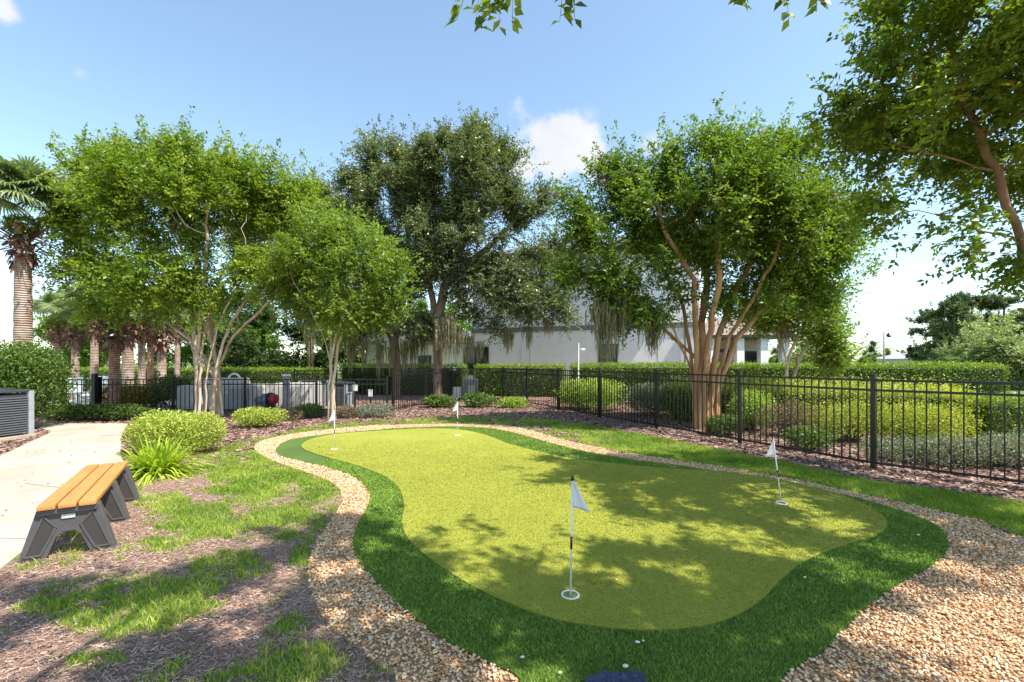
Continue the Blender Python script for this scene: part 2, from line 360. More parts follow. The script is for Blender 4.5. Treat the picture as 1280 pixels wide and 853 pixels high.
# grass cover function (world layout of the patches)
bandA = [(628,520),(700,526),(800,543),(921,567),(1010,585),(1093,603),(1180,614),(1280,630),(1420,660),(1420,720),(1280,674),(1230,654),(1180,642),(1120,629),(1060,615.5),(1010,604.5),(950,593.5),(880,581.5),(800,570),(720,555),(662,539),(625,532)]
bandB = [(322,553),(345,543),(400,531),(500,524),(560,521),(628,521),(640,535),(560,531),(470,533),(400,540),(335,551)]
PA = [G(*p) for p in bandA]; PB = [G(*p) for p in bandB]
patches = [(300,580,45,22,.95),(350,590,40,14,.9),(262,655,72,24,1.0),(365,655,45,30,1.0),(201,629,38,9,.8),(310,612,62,15,.95),(200,750,85,32,1),(150,775,70,22,.9),(282,707,50,20,1),(66,762,45,17,1),(122,828,32,10,.8),(365,832,62,28,1),
           (372,786,22,14,.9),(190,677,85,13,.6),(378,703,14,22,.8),(320,622,60,20,.6),(30,705,28,8,.7),(330,565,40,14,.8),(395,620,30,26,.9),(260,725,30,26,.9),(300,850,50,12,.8),(95,700,50,10,.35)]
def cover(P):
    x, y = P[:, 0], P[:, 1]
    px, py = proj(np.c_[x, np.maximum(y, .5), np.zeros(len(x))])
    d = np.zeros(len(x))
    for a, b, c, e, s in patches:
        q = ((px - a) / c) ** 2 + ((py - b) / e) ** 2
        d = np.maximum(d, s * np.clip(1.5 - q, 0, 1))
    n = fbm(x, y, 3.5) * .55 + fbm(x, y, 11, 6) * .45
    d = np.clip((d * .85 + (n - .5) * 4.2 - .16) * 1.7, 0, 1) * (d > 0) 
    left = (x < -.5) & (y < 8)
    d = np.maximum(d, np.where(left, np.clip((fbm(x, y, 5.5, 9) - .62) * 5, 0, .8), 0))
    A = inpoly(P, PA); B = inpoly(P, PB)
    d = np.where(A, np.clip(np.where(x > 3.2, .55, .55 - np.clip((3.2 - x) * .17, 0, .42)) + (fbm(x, y, 1.6, 4)) * 1.25 + (fbm(x, y, 8, 8) - .5) * 1.2 - np.clip((y - 7.5) / 8, 0, .35), 0, 1), d)
    d = np.where(B, np.clip((fbm(x, y, 3.5, 5) - .2) * 1.6, 0, .8), d)
    return d
xs = np.arange(-15, 12.01, .1); ys = np.arange(-3, 24.01, .1)
XX, YY = np.meshgrid(xs, ys); V = np.c_[XX.ravel(), YY.ravel(), np.full(XX.size, .002)]
cv = cover(V)
V[:, 2] += 0
nx = len(xs); i0 = (np.arange(len(ys) - 1)[:, None] * nx + np.arange(nx - 1)).ravel()
me = npmesh('garden_bed', V, np.c_[i0, i0 + 1, i0 + nx + 1, i0 + nx], M['soil'])
a = me.attributes.new('cover', 'FLOAT', 'POINT'); a.data.foreach_set('value', (cv * .75).astype(np.float32))
tag(link('garden_bed', me), kind='structure')
sheet('pool_deck', [(-30, 15.2), (-11.5, 15.2), (-10.6, 17), (-11.5, 23), (-30, 23)], -.05, .03, M['deck'], kind='structure')
sheet('road', [(16, 24), (60, 15), (60, 9), (22, 17.3)], -.05, .004, M['asphalt'], kind='structure')
sheet('pavement', [(16.5, 16.8), (60, 8.6), (60, 7.2), (17.5, 14.8)], -.05, .05, M['concrete'], kind='structure')

def visible(P, m=230, ymin=1.4):
    px, py = proj(np.c_[P[:, 0], np.maximum(P[:, 1], .3), np.zeros(len(P))])
    return (P[:, 1] > ymin) & (px > -m * 2) & (px < 1280 + m * 2) & (py < 853 + m * 3)
def scatter(x0, x1, y0, y1, dens, fn):
    n = int((x1 - x0) * (y1 - y0) * dens)
    P = np.c_[rng.uniform(x0, x1, n), rng.uniform(y0, y1, n)]
    P = P[visible(P)]
    return P[fn(P)]
def blades(name, P, z, h, w, mat, lean=.5, parent=None, shade=None):
    n = len(P); ang = rng.uniform(0, 2 * np.pi, n); h = h * rng.uniform(.6, 1.3, n); w = w * rng.uniform(.7, 1.3, n)
    side = np.c_[np.cos(ang), np.sin(ang), np.zeros(n)] * (w / 2)[:, None]
    la = rng.uniform(0, 2 * np.pi, n); ld = np.c_[np.cos(la), np.sin(la), np.zeros(n)] * (h * lean * rng.uniform(.2, 1.2, n))[:, None]
    B = np.c_[P, np.full(n, z)]; up = np.c_[np.zeros(n), np.zeros(n), h]
    mid = B + up * .55 + ld * .3; tip = B + up * .95 + ld
    V = np.stack([B - side, B + side, mid + side * .8, mid - side * .8, tip], 1).reshape(-1, 3)
    k = np.arange(n)[:, None] * 5
    q = k + np.array([[0, 1, 2, 3]]); t = k + np.array([[3, 2, 4, 4]])
    # tip as quad-free triangle: use two arrays
    me = bpy.data.meshes.new(name); V = V.astype(np.float32)
    me.vertices.add(len(V)); me.vertices.foreach_set('co', V.ravel())
    t3 = (k + np.array([[3, 2, 4]])).astype(np.int32)
    loops = np.concatenate([q.ravel(), t3.ravel()]).astype(np.int32)
    me.loops.add(len(loops)); me.loops.foreach_set('vertex_index', loops)
    ls = np.concatenate([np.arange(n) * 4, n * 4 + np.arange(n) * 3]).astype(np.int32)
    me.polygons.add(2 * n); me.polygons.foreach_set('loop_start', ls)
    me.materials.append(mat); me.update(calc_edges=True)
    r = np.clip(rng.beta(2, 2, n) + (0 if shade is None else shade), 0, 1)
    at = me.attributes.new('rnd', 'FLOAT', 'FACE'); at.data.foreach_set('value', np.r_[r, r].astype(np.float32))
    return link(name, me, parent)
# lawn and loose grass
P = scatter(-9, 9, 1.9, 15, 5200, lambda p: (rng.random(len(p)) < cover(p) * np.clip(1.25 - p[:, 1] * .06, .35, 1)) & ~inpoly(p, GV) & ~inpoly(p, WALK))
near = P[:, 1] < 5.6
sh = (fbm(P[:, 0], P[:, 1], 2.0, 11) - .5) * 1.2
o = blades('grass', P, .002, np.where(near, .045, .04), np.where(near, .0055, .009), M['grass'], 1.0, shade=sh)
tag(o, 'bright green grass growing in patches and in a band by the fence', 'grass', kind='stuff')
P = scatter(-3, 5, 1.8, 11, 20000, lambda p: inpoly(p, FR) & ~inpoly(p, GR) & (rng.random(len(p)) < np.clip(1.5 - p[:, 1] * .12, .35, 1)))
o = blades('turf_pile', P, .020, .018, np.clip(.0014 * P[:, 1] + .0003, .0032, .010), M['turf'], .9, shade=(fbm(P[:, 0], P[:, 1], 6, 2) - .5) * .5)
tag(o, 'dark green artificial turf pile ringing the putting green', 'artificial turf', kind='stuff')
P = scatter(-4.5, 4.2, 2.2, 11, 11000, lambda p: inpoly(p, GR) & (rng.random(len(p)) < np.clip(1.45 - p[:, 1] * .15, 0, 1)))
o = blades('green_pile', P, .033, .0075, np.clip(.0016 * P[:, 1], .004, .012), M['pile'], 1.1, shade=(fbm(P[:, 0], P[:, 1], 9, 3) - .5) * .4)
tag(o, 'short yellow green pile of the putting green surface', 'artificial turf', kind='stuff')
# straw and chips
def sticks(name, P, z, L, w, mat, label, cat):
    n = len(P); a = rng.uniform(0, np.pi, n); L = L * rng.uniform(.4, 1.4, n); w = w * rng.uniform(.5, 1.5, n)
    d = np.c_[np.cos(a), np.sin(a), rng.normal(0, .12, n)] * (L / 2)[:, None]; s = np.c_[-np.sin(a), np.cos(a), rng.normal(0, .4, n)] * (w / 2)[:, None]
    C = np.c_[P, z + rng.uniform(.004, .016, n) + np.abs(d[:, 2])]
    V = np.stack([C - d - s, C + d - s, C + d + s, C - d + s], 1).reshape(-1, 3)
    o = link(name, npmesh(name, V, np.arange(n * 4).reshape(-1, 4), mat, attr=rng.random(n)))
    return tag(o, label, cat, kind='stuff')
out = lambda p: ~inpoly(p, GV) & ~inpoly(p, WALK)
P = scatter(-9, 0, 1.9, 9, 6000, lambda p: out(p) & (cover(p) < .6) & (rng.random(len(p)) < np.clip(1.4 - p[:, 1] * .13, .2, 1)))
sticks('straw', P, .002, .030, .0032, M['straw'], 'dry brown straw and clippings lying over the bare left ground', 'straw')
P = scatter(-12, 9, 3.5, 19, 900, lambda p: out(p) & (cover(p) < .4) & ((p[:, 0] > -.5) | (p[:, 1] > 7)))
sticks('mulch_chips', P, .002, .07, .022, M['chips'], 'dark brown bark mulch chips strewn along the black fence', 'mulch')
P = scatter(-9, 7, 2, 11, 6.5, lambda p: ~inpoly(p, GR) & ~inpoly(p, FR))
n = len(P); a_ = rng.uniform(0, 6.28, n); d0 = np.c_[np.cos(a_), np.sin(a_), np.zeros(n)] * .022; s0 = np.c_[-np.sin(a_), np.cos(a_), rng.normal(0, .3, n)] * .012
C0 = np.c_[P, np.where(inpoly(P, WALK), .036, .034)]
V = np.stack([C0 - d0, C0 + s0 + [0, 0, .004], C0 + d0 + [0, 0, .006], C0 - s0 + [0, 0, .004]], 1).reshape(-1, 3)
tag(link('fallen_leaves', npmesh('fallen_leaves', V, np.arange(4 * n).reshape(-1, 4), M['shrub_brown'], attr=rng.random(n))), 'dry fallen leaves scattered over path, gravel and mulch', 'leaves', kind='stuff')
# pebbles
def pebbles(P, sz, z):
    bm = bmesh.new(); bmesh.ops.create_icosphere(bm, subdivisions=1, radius=1)
    v0 = np.array([v.co[:] for v in bm.verts]); f0 = np.array([[v.index for v in f.verts] for f in bm.faces]); bm.free()
    n = len(P); k = len(v0)
    sc = sz[:, None] * np.c_[rng.uniform(.8, 1.5, n), rng.uniform(.6, 1.0, n), rng.uniform(.4, .7, n)]
    V = v0[None] * (1 + rng.normal(0, .11, (n, k, 1))) * sc[:, None]
    a = rng.uniform(0, 2 * np.pi, n); ca, sa = np.cos(a)[:, None], np.sin(a)[:, None]
    tl = rng.normal(0, .35, n)[:, None]
    x, y, zz = V[..., 0], V[..., 1], V[..., 2]
    x, zz = x * np.cos(tl) - zz * np.sin(tl), x * np.sin(tl) + zz * np.cos(tl)
    V = np.stack([x * ca - y * sa + P[:, 0:1], x * sa + y * ca + P[:, 1:2], zz + z[:, None]], -1).reshape(-1, 3)
    Fc = (f0[None] + (np.arange(n) * k)[:, None, None]).reshape(-1, 3)
    r = np.clip(rng.random(n), 0, 1)
    return V, Fc, np.repeat(r, len(f0))
P = scatter(-5, 7.2, 1.7, 11.5, 4100, lambda p: inpoly(p, GV) & ~inpoly(p, FR) & (rng.random(len(p)) < np.clip(1.35 - p[:, 1] * .10, .35, 1)))
sz = rng.uniform(.0065, .0135, len(P)) * np.clip(.75 + P[:, 1] * .05, .9, 1.3)
V, Fc, r = pebbles(P, sz, .008 + rng.uniform(0, .018, len(P)))
me = npmesh('gravel', V, Fc, M['pebble'], smooth=True, attr=r)
tag(link('gravel', me), 'tan orange and cream river gravel around the turf', 'gravel', kind='stuff')
print('gravel', len(P))
# stray stones on the turf
def stone(px, py, s, label, mat):
    bm = bmesh.new(); bmesh.ops.create_icosphere(bm, subdivisions=2, radius=1)
    for v in bm.verts:
        v.co *= 1 + .18 * random.uniform(-1, 1); v.co = Vector((v.co.x * s * 1.3, v.co.y * s, v.co.z * s * .6))
    me = bpy.data.meshes.new('stone'); bm.to_mesh(me); bm.free(); me.materials.append(mat)
    for p in me.polygons: p.use_smooth = True
    o = link('stone', me); x, y = G(px, py); o.location = (x, y, .034 + s * .4)
    tag(o, label, 'stone', 'stray stones on the turf')
wst = plain('white_stone', (.75, .72, .66), .7); ost = plain('tan_stone', (.62, .38, .22), .7)
for a in ((653,830,.009,'small white stone on turf near the bottom left edge',wst),(797,811,.010,'white stone lying in turf above the dark blue liner patch',wst),(804,809,.006,'tiny white stone just right of a larger white stone on the turf',wst),
          (700,850,.009,'tan stone left of the dark blue liner patch',ost),(782,842,.012,'cream stone resting on the dark blue liner patch',wst),(1148,674,.010,'white stone at the right tip of the turf fringe',wst),(1006,728,.008,'white stone on the dark turf beside the green',wst),
          (770,731,.010,'brown stone on the putting green right of the front cup',ost)): stone(*a)
# crumpled dark liner patch showing at the near edge of the turf
xs_, ys_ = np.meshgrid(np.linspace(0, 1, 24), np.linspace(0, 1, 14))
c0 = G(733, 868); c1 = G(804, 851)
Vx = c0[0] + (c1[0] - c0[0]) * xs_ + rng.normal(0, .0025, xs_.shape); Vy = c0[1] - .05 + (c1[1] - c0[1] + .05) * ys_ * (1 - .30 * np.clip(1 - xs_ * 3, 0, 1) - .10 * vnoise(xs_ * 5, xs_ * 0, 1)) + rng.normal(0, .002, xs_.shape)
Vz = .046 + .014 * rng.random(xs_.shape); i_ = (np.arange(13)[:, None] * 24 + np.arange(23)).ravel()
me = npmesh('liner_scrap', np.c_[Vx.ravel(), Vy.ravel(), Vz.ravel()], np.c_[i_, i_ + 1, i_ + 25, i_ + 24], M['liner'])
tag(link('liner_scrap', me), 'crumpled dark blue liner scrap at the front edge of the turf', 'liner')

# ------------------------------------------------------------------ fences
def fence(name, pts, height, label, spacing=2.3, pick=.115, posts_at=None, gate=False):
    root = empty(name, (*pts[0], 0), label=label, cat='gate' if gate else 'fence')
    for si in range(len(pts) - 1):
        a, b = Vector((*pts[si], 0)), Vector((*pts[si + 1], 0)); Lg = (b - a).length; n = max(1, round(Lg / spacing))
        d = (b - a) / Lg; rz = math.atan2(d.y, d.x)
        for k in range(n):
            p, q = a + d * Lg * k / n, a + d * Lg * (k + 1) / n
            for (pp, on) in ((p, True), (q, si == len(pts) - 2 and k == n - 1)):
                if on:
                    mb = MB(); mb.box((pp.x, pp.y, (height + .05) / 2), (.062, .062, height + .05), rz, .003)
                    po = mb.build('post', M['black'], root)
                    mb = MB(); mb.box((pp.x, pp.y, height + .062), (.07, .07, .022), rz, .006); mb.build('post_cap', M['black'], po)
            c = (p + q) / 2; l = Lg / n - .062
            pan = root
            for z in (height - .02, height - .17, .09): mb = MB(); mb.box((c.x, c.y, z), (l, .032, .034), rz); mb.build('rail', M['black'], root)
            mb = MB(); m_ = int(l / pick)
            for j in range(m_):
                pp = p + d * (.031 + (j + .5) * l / m_); mb.box((pp.x, pp.y, (height - .04 + .06) / 2 + .005), (.017, .017, height - .09), rz)
            mb.build('pickets', M['black'], pan)
    return root
d_ = Vector((-.423, .906)); p1 = Vector((5.44, 6.86))
far = p1 + d_ * 13.8
fence('metal_fence', [(9.6, 2.3), (6.5, 5.72), tuple(p1), tuple(far), (-2.5, 18.9), (-3.84, 14.7)], 1.35, 'long black metal picket fence running from far corner to the right edge')
fence('metal_fence', [(-4.0, 14.6), (-12.95, 14.35)], 1.07, 'lower black metal fence in front of the pool equipment at left', 2.2, .13)
fence('fence_gate', [(-13.0, 14.3), (-14.0, 14.3)], 1.07, 'narrow black metal gate beside the palms at far left', 1.2, .13, gate=True)
fence('metal_fence', [(-14.1, 14.3), (-17.5, 14.2)], 1.07, 'black metal fence stretch hidden behind the big left bush', 2.2, .13)
mb = MB(); mb.box((-13.0, 14.2, .62), (.12, .12, 1.24), 0, .008); gp = mb.build('gate_post', M['black']); tag(gp, 'thick black gate post standing taller than the left fence', 'post')
fence('metal_fence', [(-6.6, 22.5), (-10.5, 22.0)], 1.2, 'distant black fence seen behind the pool equipment', 2.0, .14)

# ------------------------------------------------------------------ flags
def flag(px, py, h, tilt, side, curl, label, cap=True):
    x, y = G(px, py, .034); root = empty('golf_flag', (x, y, .034), label=label, cat='golf flag', group='small flags on the putting green')
    top = Vector((tilt * h, 0, h)); ax = top.normalized(); at = lambda z: ax * z
    mb = MB(); mb.cyl((0, 0, -.02), at(h), .0065, n=10); mb.build('pole', M['white'], root, False, True)
    mb = MB(); mb.cyl(at(h * .40), at(h * .51), .0078, n=10); mb.build('pole_band', M['blackp'], root, False, True)
    if cap: mb = MB(); mb.cyl(at(h - .004), at(h + .022), .011, n=10); mb.build('pole_cap', M['blackp'], root, False, True)
    # drooping triangular pennant with thickness
    nu, nv = 9, 9; vs = []
    for j in range(nv):
        v = j / (nv - 1)
        for i in range(nu):
            u = i / (nu - 1)
            wdt = .115 * v * u
            z = h - .02 - .165 * v - u * v * .02 * (1 + curl) + .02 * u * (1 - v)
            base = at(z) ; vs.append((base.x + side * (wdt + .006), math.sin(u * 5 + curl) * .014 * u, base.z))
    k = np.arange(nv - 1)[:, None] * nu + np.arange(nu - 1); k = k.ravel()
    me = npmesh('pennant', vs, np.c_[k, k + 1, k + nu + 1, k + nu], M['cloth'], smooth=True)
    o = link('pennant', me, root, False); sol = o.modifiers.new('thick', 'SOLIDIFY'); sol.thickness = .002
    # cup rim and dark hole
    bm = bmesh.new(); nseg = 32; rr = ((.050, .004), (.052, .0065), (.060, .0065), (.062, .0005), (.048, -.03))
    rings = [[bm.verts.new((r * math.cos(t * 2 * math.pi / nseg), r * math.sin(t * 2 * math.pi / nseg), z)) for t in range(nseg)] for r, z in (rr[4], rr[0], rr[1], rr[2], rr[3])]
    for A, B in zip(rings, rings[1:]):
        for t in range(nseg): bm.faces.new((A[t], A[(t + 1) % nseg], B[(t + 1) % nseg], B[t]))
    me = bpy.data.meshes.new('cup_rim'); bm.to_mesh(me); bm.free(); me.materials.append(M['white']); link('cup_rim', me, root, False)
    mb = MB(); mb.cyl((0, 0, .0005), (0, 0, .0025), .050, n=24); mb.build('cup', M['cupin'], root, False)
M['cupin'] = plain('cup_inside', (.20, .22, .08), .9)
flag(713, 744, .775, .018, 1, .5, 'front golf flag with black band nearest the camera', True)
flag(977, 629, .72, -.13, -1, .2, 'golf flag leaning left near the right end of the green', False)
flag(418, 561.5, .70, 0, -1, 1.0, 'golf flag at the left far end of the green', False)
flag(572, 544, .71, 0, -1, .3, 'farthest golf flag at the back of the green', False)

# ------------------------------------------------------------------ bench
def bench():
    ang = R(123.5); root = empty('park_bench', (-4.12, 4.46, .0), ang, 'low backless bench with three orange slats on dark grey plastic supports', 'bench')
    slat = noisemat('orange_plastic_lumber', [(.3, (.46, .19, .05)), (.7, (.60, .29, .085))], 5, 6, .5, .1, .002, .08, 2, (1, 14, 14))
    grey = plain('grey_moulded_plastic', (.085, .078, .080), .5, 0, .15, 5, .1)
    inner = plain('recessed_plastic', (.042, .036, .034), .6)
    for k, y in enumerate((-.124, 0, .124)):
        mb = MB(); mb.box((0, y, .432), (1.78, .112, .042), 0, .014); mb.build('seat_slat', slat, root, False)
    for x in (-.79, 0, .79):
        # A shaped support: outline in YZ
        outl = [(-.19, .408), (.19, .408), (.30, 0), (.135, 0), (.075, .17), (.04, .205), (-.04, .205), (-.075, .17), (-.135, 0), (-.30, 0)]
        outl = [(a, b) for a, b in outl]
        bm = bmesh.new(); t_ = .045
        def ring(o_, xx): return [bm.verts.new((xx, a, b)) for a, b in o_]
        cy, cz = 0, .25
        v0 = ring(outl, -t_); v1 = ring(outl, t_); n = len(outl)
        for i in range(n): bm.faces.new((v0[i], v0[(i + 1) % n], v1[(i + 1) % n], v1[i]))
        for vv in (v0, v1):
            for tri in geometry.tessellate_polygon([[Vector((a, b, 0)) for a, b in outl]]):
                bm.faces.new([vv[i] for i in tri])
        bmesh.ops.recalc_face_normals(bm, faces=bm.faces)
        sup_me = bpy.data.meshes.new('support'); bm.to_mesh(sup_me); bm.free(); sup_me.materials.append(grey)
        sup = link('support', sup_me, root, False); sup.location = (x, 0, 0)
        bv = sup.modifiers.new('bev', 'BEVEL'); bv.width = .006; bv.segments = 2
        # proud rims round each leg panel and darker recessed panels
        for s in (-1, 1):
            for xx in (-t_ - .004, t_ + .004):
                mb = MB()
                q = [(s * .15, .355), (s * .075, .255), (s * .10, .19), (s * .165, .045), (s * .26, .045)]
                for (a, b), (c, d) in zip(q, q[1:] + q[:1]):
                    mb.box((xx, (a + c) / 2, (b + d) / 2), (.014, math.hypot(c - a, d - b) + .012, .014), 0, .003, rx=math.atan2(d - b, c - a))
                mb.build('rim', grey, sup, False)
                mb = MB(); mb.poly([(xx * 1.012, a, b) for a, b in q]); mb.build('recess', inner, sup, False)
        mb = MB(); mb.box((0, 0, .385), (.15, .36, .035), 0, .008); mb.build('seat_bearer', grey, sup, False)
    mb = MB(); mb.box((-.79 - .052, .0, .335), (.006, .085, .036), 0, .002); mb.build('name_plate', plain('plate', (.5, .48, .46), .5, 0, .3, 60), root, False)
bench()

# ------------------------------------------------------------------ vegetation kit
def leaf_arrays(P, D, Nn, L, Wd):
    D = nrm(D); Nn = Nn - (Nn * D).sum(1, keepdims=True) * D; Nn = nrm(Nn); Sd = np.cross(D, Nn)
    L = L[:, None]; Wd = Wd[:, None]
    b = P; m = P + D * L * .45; t = P + D * L - Nn * L * .12
    V = np.stack([b, m + Sd * Wd / 2 + Nn * Wd * .15, t, m - Sd * Wd / 2 + Nn * Wd * .15], 1)
    return V.reshape(-1, 3)
def leaf_obj(name, P, D, Nn, L, Wd, mat, rnd, parent=None, world=True):
    V = leaf_arrays(P, D, Nn, L, Wd); n = len(P)
    me = npmesh(name, V, np.arange(n * 4).reshape(-1, 4), mat, attr=np.clip(rnd, 0, 1))
    return link(name, me, parent, world)
def rvec(n): return nrm(rng.normal(size=(n, 3)))
def in_lobes(lobes, n, shell=.5):
    vol = np.array([a[3] * a[4] * a[5] for a in lobes]) ** .8; k = rng.choice(len(lobes), n, p=vol / vol.sum())
    Lb = np.array(lobes)[k]; d = rvec(n); r = rng.uniform(shell ** 3, 1, n) ** (1 / 3)
    return Lb[:, :3] + d * Lb[:, 3:6] * r[:, None]
def grow(stems, A, step=.3, infl=3., kill=.5, maxit=60, jit=.12):
    pos, par = [], []
    for s in stems:
        last = -1; s = [Vector(p) for p in s]
        for i in range(len(s) - 1):
            n = max(1, int((s[i + 1] - s[i]).length / step))
            for k in range(0 if i == 0 else 1, n + 1):
                if i > 0 and k == 0: continue
                p = s[i].lerp(s[i + 1], k / n); w = .03 * min(1, p.z)
                pos.append((p.x + random.uniform(-w, w), p.y + random.uniform(-w, w), p.z)); par.append(last); last = len(pos) - 1
    root_n = len(pos); pos = np.array(pos); par = list(par)
    A = A.copy(); zmin = max(s[-1][2] for s in stems) * .45
    elig = pos[:, 2] > zmin
    for it in range(maxit):
        if len(A) == 0: break
        dd = np.linalg.norm(A[:, None] - pos[None], axis=2); dd[:, ~elig] = 1e9
        j = dd.argmin(1); dm = dd[np.arange(len(A)), j]
        ok = dm < (infl if it > 6 else 99)
        if not ok.any(): break
        newp, newpar = [], []
        for node in np.unique(j[ok]):
            sel = A[ok & (j == node)]; v = nrm(sel - pos[node]).mean(0) + rng.normal(0, jit, 3); v /= np.linalg.norm(v) + 1e-9
            newp.append(pos[node] + v * step); newpar.append(node)
        newp = np.array(newp)
        pos = np.vstack([pos, newp]); par += newpar; elig = np.r_[elig, np.ones(len(newp), bool)]
        dk = np.linalg.norm(A[:, None] - newp[None], axis=2).min(1); A = A[dk > kill]
    return pos, np.array(par), root_n
def branches(name, pos, par, rbase, rtip, mat, parent, sides=7, p=2.4, minr=0, world=True):
    n = len(pos); ch = [[] for _ in range(n)]
    for i, q in enumerate(par):
        if q >= 0: ch[q].append(i)
    rp = np.zeros(n)
    for i in range(n - 1, -1, -1):
        rp[i] = sum(rp[c] for c in ch[i]) if ch[i] else 1.0
    r = rp ** (1 / p); roots = [i for i in range(n) if par[i] < 0]; rm = max(r[i] for i in roots)
    r = rtip + (r - 1) / max(rm - 1, 1e-6) * (rbase - rtip)
    V, Fc = [], []
    starts = [(i, None) for i in roots]
    while starts:
        i, pr = starts.pop(); chain = ([pr] if pr is not None else []) + [i]
        c = i
        while ch[c]:
            k = max(ch[c], key=lambda q: r[q])
            for q in ch[c]:
                if q != k: starts.append((q, c))
            chain.append(k); c = k
        if r[chain[min(1, len(chain) - 1)]] < minr: continue
        ref = np.array([1., .3, .1]); base = len(V)
        for a, c in enumerate(chain):
            nx_ = pos[chain[min(a + 1, len(chain) - 1)]]; pv = pos[chain[max(a - 1, 0)]]; t = nx_ - pv; t = t / (np.linalg.norm(t) + 1e-9)
            u = np.cross(t, ref); u /= np.linalg.norm(u) + 1e-9; w = np.cross(t, u)
            rr = r[c] if not (pr is not None and a == 0) else r[chain[1]]
            if a == len(chain) - 1: rr *= .4
            if par[c] < 0: rr *= 1.25
            for s in range(sides):
                th = 2 * math.pi * s / sides; V.append(pos[c] + (u * math.cos(th) + w * math.sin(th)) * rr)
        for a in range(len(chain) - 1):
            for s in range(sides):
                Fc.append((base + a * sides + s, base + a * sides + (s + 1) % sides, base + (a + 1) * sides + (s + 1) % sides, base + (a + 1) * sides + s))
    o = link(name, npmesh(name, V, Fc, mat, smooth=True), parent, world)
    return r, ch, o
def sprays(cand, center, n_spray, per, slen, ll, lw, droop=.15, upn=.7, tight=.06, outw=.55):
    k = rng.integers(0, len(cand), n_spray); B = cand[k] + rng.normal(0, tight, (n_spray, 3))
    outd = nrm(B - center); d = nrm(outd * outw + rvec(n_spray) * .8 + np.array([0, 0, .25])); L = slen * rng.uniform(.5, 1.3, n_spray)
    t = (np.arange(per) + rng.uniform(0, 1, (n_spray, per))) / per
    P = B[:, None] + d[:, None] * (L[:, None] * t)[..., None]; P[..., 2] -= droop * L[:, None] * t ** 2
    side = nrm(np.cross(d, np.array([0, 0, 1.]) + rvec(n_spray) * .5)); sg = np.where(np.arange(per) % 2, 1, -1)
    D = d[:, None] * .6 + side[:, None] * sg[None, :, None] * .8 + rng.normal(0, .35, (n_spray, per, 3)); D[..., 2] -= .15
    Nn = np.array([0, 0, upn]) + rng.normal(0, .5, (n_spray, per, 3)) + outd[:, None] * .25
    P = P.reshape(-1, 3); n = len(P)
    return P, D.reshape(-1, 3), Nn.reshape(-1, 3), ll * rng.uniform(.65, 1.3, n), lw * rng.uniform(.7, 1.25, n), np.repeat(rng.random(n_spray), per), np.repeat(k, per)
def moss(name, pts, parent, n_str=70, world=True, wide=.11):
    V = []; Rn = []
    for (x, y, z, L) in pts:
        for _ in range(n_str):
            ox, oy = rng.normal(0, wide), rng.normal(0, wide); l = L * rng.uniform(.3, 1.2) * math.exp(-(ox * ox + oy * oy) * 6); w = rng.uniform(.012, .030); zt = z + rng.uniform(-.15, .15)
            a = rng.uniform(0, np.pi); s = np.array([math.cos(a), math.sin(a), 0]) * w; seg = 5; c = np.array([x + ox, y + oy, zt]); prev = None
            for q in range(seg + 1):
                t = q / seg; cc = c + np.array([rng.normal(0, .018), rng.normal(0, .018), -l * t]); ww = s * (1 - .8 * t)
                if prev is not None: V += [prev[0], prev[1], cc + ww, cc - ww]; Rn.append(rng.random())
                prev = (cc - ww, cc + ww)
    V = np.array(V)
    return link(name, npmesh(name, V, np.arange(len(V)).reshape(-1, 4), M['moss'], attr=Rn), parent, world)
def L_(px, py, Y, rx, ry, dy=None):
    """ellipsoid of a crown from its place in the view at distance Y"""
    s = Y / F; return ((px - 640) * s, Y, CH + (HZ - py) * s, rx * s, (dy if dy else rx * s * .9), ry * s)
